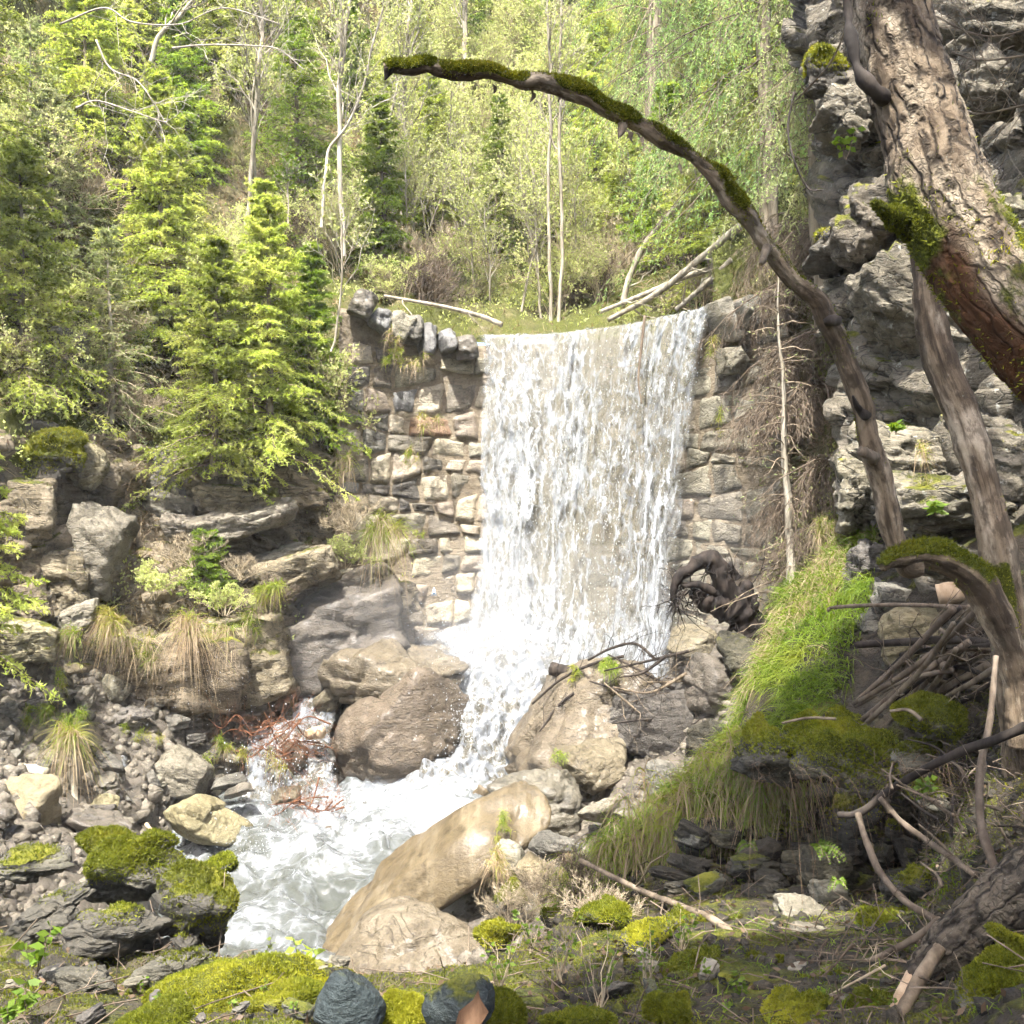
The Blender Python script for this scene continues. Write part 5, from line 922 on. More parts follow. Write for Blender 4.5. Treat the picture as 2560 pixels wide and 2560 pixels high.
# ------------------------------------------------------------------ conifers
def conifer(seed, H, Rb, nwh, nbr, ntw, nbl, droop=.25, el=(.45, -.15), blade=(.045, .009), h0=.06, bare=0., shape=.8, twl=(.10, .30), hang=0.):
    """returns (trunk), (branches), (needles) around base 0"""
    rng = np.random.default_rng(seed); z = np.linspace(0, H, 14); wob = np.cumsum(rng.normal(size=(14, 2))*H*.004, 0); wob -= wob[0]
    C = np.column_stack([wob, z])[None]; tr = tubes(C, (np.linspace(H*.013+.012, .006, 14))[None], 8)
    M = nwh*nbr; f = h0+(1-h0)*((np.repeat(np.arange(nwh), nbr)+rng.uniform(-.3, .3, M))/nwh); f = np.clip(f, h0, .985)
    L = (Rb*(1-f)**shape*rng.uniform(.45, 1.25, M)+.06); az = np.tile(np.arange(nbr), nwh)*2*np.pi/nbr+rng.normal(size=M)*.5+np.repeat(rng.random(nwh)*6, nbr)
    e = el[1]+(el[0]-el[1])*f+rng.normal(size=M)*.2; n = 8; s = np.linspace(0, 1, n)
    hd = np.stack([np.cos(az), np.sin(az), 0*az], -1); b0 = np.stack([np.interp(f*H, z, wob[:, 0]), np.interp(f*H, z, wob[:, 1]), f*H], -1)
    zz = (np.tan(e)[:, None]*s-droop*(1-.5*f)[:, None]*s**2+.22*droop*s**4)*L[:, None]
    B = b0[:, None]+hd[:, None]*(s*L[:, None])[..., None]+np.stack([zz*0, zz*0, zz], -1)+rng.normal(size=(M, n, 3))*(.015*L)[:, None, None]
    br = tubes(B, (L[:, None]*(.011 if hang == 0 else .004)+.003)*(1-.8*s), 3)
    # twigs left and right of every branch
    k = np.arange(ntw); t = np.clip(.12+.86*(k+rng.random((M, ntw)))/ntw, 0, .99); g = t*(n-1); i = g.astype(int); g = (g-i)[..., None]; r = np.arange(M)[:, None]
    p0 = B[r, i]*(1-g)+B[r, np.minimum(i+1, n-1)]*g; tg = nrm(B[r, np.minimum(i+1, n-1)]-B[r, i]); sd = nrm(np.cross(tg, [0, 0, 1.]))*np.where(k % 2 == 0, 1, -1)[None, :, None]
    tl = np.clip(L[:, None]*(.42*(1-.75*t)+.05), twl[0]*.6, twl[1])*rng.uniform(.6, 1.2, (M, ntw))
    d = nrm(tg*.75+sd*rng.uniform(.5, 1., (M, ntw, 1))+np.array([0, 0, -.12-.25*droop-hang])+rng.normal(size=(M, ntw, 3))*.18)
    live = rng.random((M, ntw)) > bare*(1-t*.6)
    p0, d, tl = p0[live], d[live], tl[live]
    S3 = np.linspace(0, 1, 3); TW = p0[:, None]+d[:, None]*(S3*tl[:, None])[..., None]+np.array([0, 0, -1])*(.18*S3**2*tl[:, None])[..., None]
    tw = thin(TW[:, ::2], np.full((len(p0), 2), .003)*A([1, .4]))
    q = rng.random((len(p0), nbl)); bp = (p0[:, None]+d[:, None]*(q*tl[:, None])[..., None]+np.array([0, 0, -1])*(.18*q**2*tl[:, None])[..., None]).reshape(-1, 3)
    bd = (d[:, None]*.75+rng.normal(size=(len(p0), nbl, 3))*.62+np.array([0, 0, .10])).reshape(-1, 3)
    nd = blades(bp, bd, blade[0]*rng.uniform(.6, 1.4, len(bp)), blade[1], rng)
    return tr, cat_mesh([br, tw]), nd
def con_thing(name, label, args, lm, loc, group=None, wood=None, tm=None, rotz=0., **kw):
    tr, br, nd = conifer(*args, **kw); root = thing(name, label, 'tree', loc, (0, 0, rotz), group=group)
    link('trunk', mesh('trunk', *tr, tm or W_SPT), root); link('branches', mesh('branches', *br, wood or W_DEAD), root)
    tag(link('crown', mesh('crown', *nd, lm, False), root)); return root
K = lambda px, d: px*d/2560
def on(sh, px, py, sink=.1): p = sh.at(px, py); p[2] -= sink; return p
def con_px(label, cx, top, bot, half, d, seed, lm, name='spruce', nwh=24, nbr=6, ntw=14, nbl=14, **kw):
    H = K(bot-top, d); return con_thing(name, label, (seed, H, K(half, d), nwh, nbr, ntw, nbl), lm, P(cx, bot, d), **kw)
SA = con_px('bright young spruce in the middle of the left spruce clump', 672, 455, 1160, 185, 13.3, 1, L_SPR, nwh=30, nbr=7, ntw=18, nbl=17, droop=.3)
SB = con_px('bright young spruce at the left of the clump', 535, 590, 1190, 190, 13.0, 2, L_SPR, nwh=27, nbr=7, ntw=17, nbl=17, droop=.35)
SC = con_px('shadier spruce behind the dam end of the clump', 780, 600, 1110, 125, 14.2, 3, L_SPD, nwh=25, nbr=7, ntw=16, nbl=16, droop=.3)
SD = con_px('half bare greyish spruce left of the clump', 278, 565, 1060, 150, 13.4, 4, L_SPG, nwh=26, nbr=5, ntw=14, nbl=9, bare=.45, droop=.3, tm=W_PALE, wood=W_TWIG)
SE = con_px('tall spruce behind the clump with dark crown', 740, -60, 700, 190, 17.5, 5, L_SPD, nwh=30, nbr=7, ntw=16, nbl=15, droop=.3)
SF = con_px('spruce reaching in from the left picture edge', -110, -330, 900, 310, 11.3, 6, L_SPR, bare=.3, nwh=24, nbr=6, ntw=18, nbl=17, droop=.35, h0=.42)
SG = con_px('low spruce at the left edge above the scree', -95, 880, 1640, 185, 9.3, 7, L_SPR, nwh=20, nbr=6, ntw=16, nbl=18, droop=.4)
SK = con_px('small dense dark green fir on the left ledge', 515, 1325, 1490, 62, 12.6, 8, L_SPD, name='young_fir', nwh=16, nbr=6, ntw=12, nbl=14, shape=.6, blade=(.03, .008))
con_px('yellow green spruce at the far right behind the crest', 1570, 330, 700, 170, 18.5, 9, L_SPR, nwh=22, nbr=7, ntw=15, nbl=14)
con_px('dark spruce on the left slope above the half bare one', 130, 220, 760, 190, 14.4, 10, L_SPG, nwh=24, nbr=6, ntw=16, nbl=13, bare=.3)
con_px('wide olive spruce in the upper left', 400, 160, 800, 210, 16.2, 20, L_SPR, nwh=24, nbr=6, ntw=15, nbl=14, bare=.2)
# copies up the slopes
rng = np.random.default_rng(91)
srcs = [(SA, 3.67), (SB, 3.05), (SC, 2.9), (SE, 6.0), (SD, 2.6)]
spots = [('left', 60, 420), ('left', 215, 250), ('left', 470, 330), ('left', 560, 120), ('left', 330, 30), ('left', 60, -150), ('left', 640, -60), ('left', 880, 100), ('left', 420, 760), ('left', 60, 830), ('left', 800, 330), ('left', 960, 300), ('left', 960, 520),
         ('back', 1030, 150), ('back', 1180, 60), ('back', 1330, 130), ('back', 1480, 200), ('back', 1620, 60), ('back', 1750, 180), ('back', 1500, 440), ('back', 1660, 560), ('back', 1240, 560), ('back', 1780, 600), ('back', 1860, 300), ('back', 1900, 560), ('back', 1080, 480), ('back', 1400, -100), ('back', 1120, -120), ('back', 1700, -150), ('back', 900, -80), ('left', 200, -250), ('left', 470, -280), ('back', 1960, 60)]
def where(px, py):
    h = ['at the left edge', 'left of the half bare spruce', 'above the spruce clump', 'by the pale birch-like trunk', 'over the left dam end', 'above the fall, left part', 'above the middle of the fall', 'above the fall, right part', 'under the drooping spruces', 'near the cliff'][min(9, max(0, int(px//200)))]
    v = 'out of the picture top' if py < -60 else 'near the top' if py < 170 else 'in the upper part' if py < 400 else 'half way down' if py < 620 else 'low down'
    return h+', '+v
nmk = {'left': 'left slope', 'back': 'slope behind the dam'}
for i, (w_, px, py) in enumerate(spots):
    sh = SH_LEFT if w_ == 'left' else SH_BACK; src, h = srcs[[0, 1, 2, 3, 0, 1][i % 6] if w_ == 'back' else [4, 1, 2, 0, 1][i % 5]]
    c = copy_tree(src, on(sh, px, py+rng.uniform(90, 150)), rng.uniform(0, 6.28), rng.uniform(.75, 1.15)*(1 if h < 5 else .6), ('half bare spruce ' if src is SD else 'dark spruce ' if src in (SC, SE) else 'bright spruce ')+where(px, py), (rng.normal()*.04, rng.normal()*.04)); c['group'] = 'spruces on the '+nmk[w_]
# drooping conifer branches hanging in from the upper right
def weeper(seed, label, cx, top, bot, d, Rb, lm, nwh, bare=0., nbl=12, group=None, az=None):
    H = K(bot-top, d); return con_thing('drooping_spruce', label, (seed, H, Rb, nwh, 6, 22, nbl), lm, P(cx, bot, d), droop=.95, el=(.1, -.35), h0=.25, shape=.35, bare=bare, blade=(.05, .008), twl=(.25, .6), hang=1.1, wood=W_DEAD)
weeper(41, 'tall spruce with long drooping branches above the crest right', 1935, -1150, 880, 13.4, 2.7, L_LAR, 34, nbl=14)
weeper(42, 'second drooping spruce behind the arching branch', 1640, -1200, 740, 18.5, 2.4, L_LAR, 34)
weeper(43, 'drooping olive spruce against the cliff edge', 2060, -900, 820, 10.8, 1.25, L_SPG, 26, bare=.35, nbl=9)
# dead hanging twigs right of the dam
def twigshrub(seed, n0, h, spread, lv=(6, 5, 4), up=.15, r0=.012, hang=False):
    rng = np.random.default_rng(seed); az = rng.random(n0)*6.28; e = rng.uniform(.1, 1., n0)*spread; s = np.linspace(0, 1, 6)
    d = np.stack([np.cos(az)*np.sin(e), np.sin(az)*np.sin(e), np.cos(e)], -1)*(h*rng.uniform(.6, 1.1, n0))[:, None]
    if hang: d[:, 2] *= .45
    C = d[:, None]*s[:, None]+rng.normal(size=(n0, 6, 3))*.03*h*s[:, None]; C[:, :, 2] += -(.55 if hang else .10)*h*s**2.; C[:, :, :2] += rng.normal(size=(n0, 1, 2))*h*.07
    Rr = np.full((n0, 6), r0)*(1-.7*s); L = [tubes(C, Rr, 4)]; Q, q = C, Rr; ln = h*.5
    for m in lv: Q, q = grow(Q, q, m, rng, .2, .98, (ln*.45, ln), .7, up if not hang else -.5, 4, .62, .2); q = np.maximum(q, .0022); L.append(tubes(Q, q, 3) if len(L) < len(lv) else thin(Q, q)); ln *= .5
    return cat_mesh(L), Q
def shrub_thing(name, label, cat, tw, Q, wm, loc, leaf=None, ln=3, ls=.03, seed=0, group=None, rotz=0., lw=.35):
    root = thing(name, label, cat, loc, (0, 0, rotz), group=group); link('twigs', mesh('twigs', *tw, wm), root)
    if leaf:
        r = np.random.default_rng(seed); p, d = along(Q, ln, r, .3, 1.); V, F = leafquads(p, d+r.normal(size=p.shape)*.9, ls*r.uniform(.5, 1.3, len(p)), ls*lw, r); link('leaves', mesh('leaves', V, F, leaf, False), root)
    return root
H1 = shrub_thing('dead_thicket', 'brown dead hanging twigs right of the dam, uppermost mass', 'shrub', *twigshrub(1, 26, 1.15, 1.9, (6, 5, 3), hang=True), W_DEAD, P(2030, 700, 12.0))
H2 = shrub_thing('dead_thicket', 'brown dead hanging twigs beside the standing dead spruce', 'shrub', *twigshrub(2, 26, 1.15, 1.9, (6, 5, 3), hang=True), W_DEAD, P(2050, 960, 11.2))
for i, (px, py, d, s, lb) in enumerate([(2090, 830, 11.2, .95, 'brown dead hanging twigs behind the arching branch bend'), (1970, 1010, 11.8, .7, 'brown dead hanging twigs on the dam right shoulder'), (2090, 1150, 10.5, .9, 'brown dead hanging twigs against the cliff edge'), (2000, 1250, 11.0, .7, 'brown dead hanging twigs low beside the dead spruce foot'), (2080, 590, 11.4, .9, 'brown dead hanging twigs under the drooping spruce'), (2090, 1310, 9.6, .5, 'brown dead hanging twigs above the grassy bank'), (1940, 760, 12.6, .6, 'brown dead hanging twigs at the right end of the crest'),
                                        (1990, 560, 12.6, .9, 'brown dead hanging twigs high right of the crest'), (1980, 1400, 11.0, .5, 'brown dead hanging twigs above the driftwood root')]):
    copy_tree([H1, H2][i % 2], P(px, py, d), i*1.3, s, lb)
con_px('standing dead spruce pole with drooping bare branches right of the dam', 1965, 690, 1720, 170, 10.6, 50, L_SPG, name='dead_spruce', nwh=20, nbr=4, ntw=7, nbl=1, bare=.5, droop=.9, el=(.3, .1), shape=.3, tm=W_PALE, wood=W_GREYB, h0=.12)
r = np.random.default_rng(12)
# ------------------------------------------------------------------ budding shrubs and saplings
BS = [shrub_thing('budding_shrub', 'x', 'shrub', *twigshrub(10+i, 9, 1.5+.2*i, .75, (7, 5, 4)), W_TWIG, (0, 0, -60), L_BUD, 5, .038, i, lw=.42) for i in range(3)]
DS = [shrub_thing('dry_brush', 'x', 'shrub', *twigshrub(20+i, 12, .9, 1.2, (7, 5, 4)), W_TWIG if i else W_DEAD, (0, 0, -60), None) for i in range(2)]
GS = [shrub_thing('leafy_shrub', 'x', 'shrub', *twigshrub(30+i, 8, .9, .9, (6, 5, 3)), W_TWIG, (0, 0, -60), L_LEAF if i == 0 else L_BUD, 5, .045, 40+i, lw=.45) for i in range(2)]
used = set()
def place(src, loc, s, lb, gp):
    if id(src) not in used:
        used.add(id(src)); src.location = tuple(map(float, loc)); src.rotation_euler = (0, 0, rng.uniform(0, 6)); src.scale = (s,)*3; src['label'] = lb; src['group'] = gp; return src
    c = copy_tree(src, loc, rng.uniform(0, 6.28), s, lb, (rng.normal()*.12, rng.normal()*.12)); c['group'] = gp; return c
for i in range(60):
    px, py = rng.uniform(930, 1800), rng.uniform(60, 800); place(BS[i % 3], on(SH_BACK, px, py), rng.uniform(.7, 1.25)*(1 if py < 700 else .7), 'budding twiggy shrub in the thicket behind the dam', 'budding shrubs behind the dam')
for i in range(30):
    px, py = rng.uniform(940, 1850), rng.uniform(560, 815); place(DS[i % 2], on(SH_BACK, px, py), rng.uniform(.7, 1.2), 'dry bare brush on the slope just above the crest', 'dry brush above the crest')
for i in range(34):
    px, py = rng.uniform(0, 860), rng.uniform(100, 1150); place(DS[i % 2], on(SH_LEFT, px, py), rng.uniform(.6, 1.1), 'dry brush between the spruces of the left slope', 'dry brush on the left slope')
for i in range(26):
    px, py = rng.uniform(0, 880), rng.uniform(50, 1150); place([BS[0], GS[1], GS[0], BS[2]][i % 4], on(SH_LEFT, px, py), rng.uniform(.5, .95), 'leafing shrub between the spruces of the left slope', 'leafing shrubs on the left slope')
for i in range(12):
    px, py = rng.uniform(940, 1800), rng.uniform(640, 815); place(GS[i % 2], on(SH_BACK, px, py), rng.uniform(.35, .7), 'low green leafy shrub just above the crest', 'low leafy shrubs above the crest')
for i, (px, py, d, s) in enumerate([(480, 1420, 12.5, .55), (380, 1500, 12.0, .5), (600, 1450, 12.6, .4), (880, 1330, 13.6, .6), (860, 1420, 13.4, .5), (690, 1520, 12.6, .5), (300, 1300, 12.8, .5), (560, 1540, 12.1, .45), (1350, 2275, 6.0, .35), (1450, 2250, 5.7, .35), (1280, 2330, 5.7, .3), (1480, 2330, 4.9, .3)]):
    place([DS[1], GS[1], DS[1], DS[1], GS[1], DS[0], DS[0], GS[1], DS[1], DS[0], DS[1], DS[1]][i], P(px, py, d), s, 'low brush on the ledge of the left bank' if i < 8 else 'low brush between the wet slab and the mossy near stones', 'low brush on the left ledge' if i < 8 else 'low brush by the wet slab')
def sapling(label, pts, r0, r1, seed, leaf=L_BUD, m=(18, 7, 5), l1=(.5, 1.3), ls=.045, ln=4, wm=None, name='sapling', lo=.35):
    rng = np.random.default_rng(seed); C = P(*spl(pts, 24).T)[None]; C = C+np.concatenate([np.zeros((1, 24, 1))+fbm(C*2+seed, 2)[..., None]*.05]*3, -1)*A([1, 1, 0]); d = np.mean([p[2] for p in pts]); Rr = (np.linspace(r0*.62, r1*.62, 24)*d/2560)[None]
    Q, q = grow(C, Rr, m[0], rng, lo, .98, l1, .75, .45, 6, .5, .15); L = [tubes(Q, q, 4)]; ln_ = l1
    for k in m[1:]: ln_ = (ln_[0]*.45, ln_[1]*.5); Q, q = grow(Q, q, k, rng, .25, .98, ln_, .7, .2, 4, .6, .18); q = np.maximum(q, .0022); L.append(tubes(Q, q, 3) if len(L) < 2 else thin(Q, q))
    root = thing(name, label, 'tree', C[0, 0]); part('trunk', *tubes(C, Rr, 9), wm or W_PALE, root); V, F = cat_mesh(L); part('branches', V, F, wm or W_PALE, root)
    if leaf: p, dd = along(Q, ln, rng, .3, 1.); V, F = leafquads(p, dd+rng.normal(size=p.shape)*.9, ls*rng.uniform(.5, 1.3, len(p)), ls*.4, rng); part('crown', V, F, leaf, root, False)
    return root
sapling('slender grey tree on the left slope behind the spruce clump', [(618,600,16.5),(625,480,16.4),(640,300,16.2),(650,150,16),(655,60,16),(640,-80,15.9)], 11, 6, 1, l1=(.6, 1.5))
sapling('thin twin stem leaning beside the slender grey tree', [(640,480,16.4),(636,380,16.4),(630,260,16.3),(640,120,16.2)], 6, 3, 2, m=(10, 5, 3))
sapling('pale straight birch-like trunk left of the arching branch tip', [(858,640,16.2),(852,480,16.1),(846,330,16),(850,200,15.9),(862,100,15.8),(885,-60,15.7),(890,-250,15.6)], 11, 7, 3, wm=W_WHITE, m=(18, 6, 4), l1=(.7, 1.6))
sapling('crooked pale stem joining the birch-like trunk from the left', [(808,570,16),(815,440,16),(822,370,16),(860,320,15.9),(900,230,15.8),(930,120,15.7),(960,20,15.6)], 7, 4, 4, wm=W_WHITE, m=(12, 5, 4))
sapling('multi stemmed pale tree behind the arching branch tip', [(995,620,18.5),(1005,500,18.4),(1015,400,18.3),(1012,250,18.2),(1020,100,18),(1030,-50,18)], 11, 6, 5, m=(18, 6, 4))
sapling('twin of the multi stemmed tree leaning left', [(985,560,18.3),(975,420,18.2),(968,330,18.1),(1000,200,18),(1050,60,17.9)], 9, 4, 6, m=(12, 6, 4))
sapling('straight pale trunk above the crest, left of the close pair', [(1378,815,16.4),(1374,650,16.3),(1370,450,16.2),(1378,250,16),(1372,60,15.9),(1375,-200,15.8)], 8, 5, 7, lo=.5, m=(12, 5, 4))
sapling('straight pale trunk above the crest, right of the close pair', [(1398,812,16.3),(1404,650,16.2),(1403,450,16.1),(1398,320,16),(1402,100,15.9),(1405,-200,15.8)], 8, 5, 8, lo=.5, m=(12, 5, 4))
sapling('slim trunk left of the close pair above the crest', [(1350,810,16.6),(1345,700,16.6),(1340,560,16.5),(1335,430,16.4)], 6, 4, 9, m=(10, 5, 4))
sapling('leaning slim stem above the crest middle', [(1300,800,16.6),(1318,700,16.6),(1340,610,16.5),(1360,540,16.4)], 6, 3, 10, m=(10, 5, 4))
sapling('tall far trunk behind the arching branch near its tip', [(1155,420,23),(1158,250,23),(1160,80,23),(1158,-150,23)], 12, 9, 11, m=(12, 5, 4), lo=.6)
sapling('far leaning trunk at the upper left', [(370,160,17),(400,90,17),(450,30,17),(500,-30,17)], 11, 8, 12, m=(10, 5, 4))
sapling('small budding tree in front of the dark gap by the slender tree', [(722,560,15),(720,480,15),(716,430,15)], 3, 2, 13, L_LEAF, (12, 5, 2), (.2, .5), .05, 3)
sapling('thin stem in the left spruce clump', [(830,880,13.6),(850,720,13.5),(855,560,13.4)], 5, 3, 14, m=(8, 4, 3))
rr = np.random.default_rng(8)
for i in range(26):
    px = rr.uniform(940, 1820); py = rr.uniform(560, 790); d = float(SH_BACK.d(px, py)); h = rr.uniform(180, 420); dx = rr.normal()*50
    sapling('thin budding stem in the thicket behind the dam', [(px, py, d), (px+dx*.3, py-h*.4, d-.2), (px+dx, py-h, d-.5)], 5, 2, 60+i, m=(12, 5, 4), l1=(.4, 1.1))['group'] = 'thin stems behind the dam'
# pale bare twigs at the top left
for i, (lb, pts) in enumerate([('bare pale branch spreading across the top left', [(150,60,9.5),(260,20,9.4),(330,55,9.4),(450,60,9.3),(560,20,9.3),(700,60,9.2)]), ('bare pale branch drooping at the upper left middle', [(240,100,9.8),(275,170,9.8),(340,200,9.8),(380,250,9.7),(415,310,9.7)]), ('forked bare pale twig at the upper left', [(190,270,10),(240,252,10),(320,275,10),(400,302,10),(420,305,10)]), ('bare pale branch crossing the top by the slender tree', [(430,120,10.5),(520,112,10.5),(640,115,10.5),(700,125,10.4),(760,175,10.4)])]):
    stick(lb, pts, 2.6, 1.2, W_WHITE, 600+i, 'bare_branch', 'branch', n=50, twigs=18, tl=(.3, .9))
for i, (lb, pts) in enumerate([('budding bare twig beside the trunk at the right edge', [(2620,130,3.6),(2520,145,3.7),(2440,150,3.8),(2380,130,3.9)]), ('lower budding bare twig at the right edge', [(2620,250,3.6),(2530,270,3.7),(2450,285,3.8),(2400,270,3.9)]), ('topmost bare twig at the right edge', [(2620,60,3.8),(2500,90,3.9),(2420,80,4.),(2340,40,4.1)]), ('thin bare twig curving down left of the thick trunk', [(2130,30,4.4),(2080,150,4.6),(2010,230,4.8),(1980,260,4.9)]), ('dark bare twig bowed under the drooping spruce', [(1985,230,7.5),(1970,320,7.5),(1985,400,7.4),(2020,470,7.4),(2055,475,7.3)])]):
    stick(lb, pts, 3, 2, W_GREYB if i < 4 else W_DARK, 620+i, 'bare_twig', 'twig', n=40, twigs=14 if i < 3 else 3, tl=(.12, .4))
# ------------------------------------------------------------------ grass
def blades_grass(roots, up, n, L, rng, grav=.9, w=.004, spread=.55, segs=5):
    k = rng.integers(0, len(roots), n); p = roots[k]+rng.normal(size=(n, 3))*.012; s = np.linspace(0, 1, segs); l = L*rng.uniform(.25, 1.2, n)
    d = nrm(up[k]+rng.normal(size=(n, 3))*spread)
    Q = p[:, None]+d[:, None]*(s*l[:, None])[..., None]+np.array([0, 0, -1])*(grav*rng.uniform(.5, 1.3, (n, 1))*s**2*l[:, None])[..., None]
    side = nrm(np.cross(d, rng.normal(size=(n, 3)))); W = (w*rng.uniform(.6, 1.3, (n, 1)))*(1-s**1.5*.95)
    return ribbons(Q, W, side)
def tussock(label, px, py, d, wpx, lpx, ng, nd, seed, hang=1.3, name='grass_tussock'):
    r = np.random.default_rng(seed); m = 60; wall = 980 < px < 1075 and py < 1400; sc = .55 if wall else 1.
    cl = r.normal(size=(5, 2))*A([wpx*.4, 13]); k = r.integers(0, 5, m); ls = r.uniform(.45, 1., 5)[k]
    q = r.normal(size=(m, 2))*A([wpx*.10, 6]); pt = P(px+cl[k, 0]+q[:, 0], py+cl[k, 1]+q[:, 1], d+r.normal(size=m)*.05)
    root = thing(name, label, 'grass', P(px, py+12, d)); up = np.tile(A([0, -.5, .75]), (m, 1))+r.normal(size=(5, 3))[k]*.2
    if ng: V, F = blades_grass(pt, up*ls[:, None], int(ng*1.2), K(lpx, d)*.5*sc, r, .9, .0030*d/10, .45); part('green_blades', V, F, L_GRS, root, False, kind='stuff')
    if nd: V, F = blades_grass(pt, up*A([1, 1, .2]), int(nd*.34*sc), K(lpx, d)*.66*sc, r, hang*1.1, .0028*d/10, .3); part('dry_blades', V, F, L_DRY, root, False, kind='stuff')
for i, a in enumerate([('green topped tussock hanging at the left end of the ledge', 270, 1545, 11.5, 75, 130, 700, 700), ('long dry tussock hanging in the middle of the bank', 455, 1560, 11.7, 85, 190, 150, 1000), ('dry tussock left of the middle hanging one', 345, 1620, 11.6, 60, 120, 250, 400), ('green tussock on the right part of the ledge', 655, 1480, 12.4, 90, 90, 800, 350), ('small green tussock below the right ledge', 630, 1545, 12.3, 50, 70, 350, 200), ('faded tussock at the far left of the ledge', 165, 1590, 11.0, 60, 110, 250, 500), ('dry hanging tuft right of the middle tussock', 560, 1580, 12.0, 70, 130, 150, 600),
   ('big tussock growing out of the dam left lower edge', 955, 1330, 13.6, 55, 160, 700, 900), ('small green tuft beside the big dam tussock', 1022, 1345, 13.8, 28, 40, 250, 40), ('dry tussock in the dam wall high left', 1065, 1060, 14.2, 28, 100, 120, 500), ('dry tussock lower on the dam wall', 1030, 1150, 14.1, 30, 90, 200, 350), ('green tuft near the top of the dam left', 985, 895, 14.3, 50, 60, 500, 300), ('dry beard under the crest stones', 1040, 905, 14.2, 30, 110, 60, 450), ('dry beard at the dam left end', 995, 850, 14.2, 24, 90, 60, 350), ('tuft at the dam edge by the shadowed spruce', 850, 1165, 13.8, 40, 90, 100, 450),
   ('dry tussock spilling down the left scree', 180, 1850, 9.3, 45, 200, 300, 800), ('fresh green tuft at the top of the left scree', 105, 1775, 9.9, 50, 60, 600, 150), ('second green tuft on the left scree', 190, 1790, 9.8, 45, 60, 500, 150), ('green moss-like tuft beside the scree stones', 345, 1830, 11.2, 50, 26, 500, 20), ('green tuft below the twig drift', 560, 1875, 11.7, 50, 50, 500, 200), ('thin green tuft under the overhang at left', 150, 1700, 10.6, 14, 60, 200, 30), ('yellow tuft among the small falls', 690, 1900, 11.6, 30, 60, 120, 300),
   ('dry tussock by the golden boulder', 1235, 2150, 7.4, 40, 80, 200, 700), ('green tuft on top of the golden boulder end', 1262, 2075, 8.0, 30, 40, 400, 80), ('bright grass tuft on the smooth boulder under driftwood', 1535, 1665, 11.3, 36, 50, 700, 50), ('small tuft beside the sawn driftwood log', 1435, 1690, 11.6, 20, 30, 250, 20), ('green tuft on the layered boulder', 1405, 1895, 10.2, 25, 30, 250, 20), ('hanging tuft on the dam right of the fall', 1780, 860, 12.4, 12, 60, 120, 100), ('tuft on the right dam wall half way down', 1795, 1050, 12.3, 12, 50, 120, 60), ('hanging tuft on the cliff ledge behind the fork', 2300, 1120, 6.6, 26, 90, 50, 250), ('dry tuft at the top of the grassy bank', 2040, 1330, 8.1, 45, 80, 200, 500)]):
    tussock(*a, 700+i)
r = np.random.default_rng(3); p, N, T = tri_sample(V_rbk, F_rbk, 60000, r)
pxp = 1280+p[:, 0]/p[:, 1]*2560; pyp = 1280-p[:, 2]/p[:, 1]*2560; dl = pxp-L_rbk(pyp)
wid = np.interp(pyp, [1330, 1500, 1700, 1850, 2000, 2150, 2300], [60, 210, 250, 150, 130, 110, 30])
keep = (dl > -80) & (dl < wid*(1+.35*fbm(p*3, 3))) & (pyp < 2260) & (pyp > 1320) & (fbm(p*2.2+4, 3) > -.33); p = p[keep]
up = np.tile(A([-.45, -.35, .8]), (len(p), 1)); V, F = blades_grass(p, up+fbm(p*2.5+1, 2)[:, None]*A([1.2, .4, .4]), 30000, .27, r, .85, .0032, .5, 4)
tag(link('bank_grass', mesh('bank_grass', V, F, L_GRD, False)), 'long green grass combed down the bank right of the stream', 'grass', kind='stuff')
V, F = blades_grass(p[fbm(p*2+7, 3) > -.02], up[fbm(p*2+7, 3) > -.02], 9000, .27, r, 1.3, .0026, .5, 4); tag(link('dry_bank_grass', mesh('dry_bank_grass', V, F, L_DRY, False)), 'dry blades mixed in the grass of the right bank', 'grass', kind='stuff')
q = spl([(1905,1880),(1840,1930),(1760,1985),(1680,2040),(1600,2100),(1520,2150),(1460,2190)], 160); d = np.interp(q[:, 0], [1460, 1905], [6.2, 6.0]); pt = np.repeat(P(q[:, 0]+25, q[:, 1], d), 3, 0)+r.normal(size=(480, 3))*A([.14, .10, .10])
V, F = blades_grass(pt, np.tile(A([-.2, -.6, .35]), (480, 1)), 3000, .34, r, 1.15, .0030, .35, 6); tag(link('hanging_grass', mesh('hanging_grass', V, F, L_GRD, False)), 'long green grass hanging over the lower edge of the right bank', 'grass', kind='stuff')
V, F = blades_grass(pt, np.tile(A([-.1, -.6, .15]), (480, 1)), 3000, .40, r, 1.3, .0026, .3, 6); tag(link('dry_hanging_grass', mesh('dry_hanging_grass', V, F, L_DRY, False)), 'dry grass hanging into the dark hollow from the right bank', 'grass', kind='stuff')
for lb, x0, x1, y0, d in (('dead roots and stems hanging from the mossy ledge lip', 1880, 2240, 1940, 5.0), ('dead roots hanging beside the ledge on the right', 2230, 2390, 1900, 4.75)):
    pt = P(r.uniform(x0, x1, 160), y0+r.normal(size=160)*14, d+r.normal(size=160)*.08); V, F = blades_grass(pt, np.tile(A([0, -.5, .2]), (160, 1)), 90, .36, r, 1.5, .0013, .4, 6); tag(link('hanging_roots', mesh('hanging_roots', V, F, L_LIT, False)), lb, 'roots', kind='stuff')
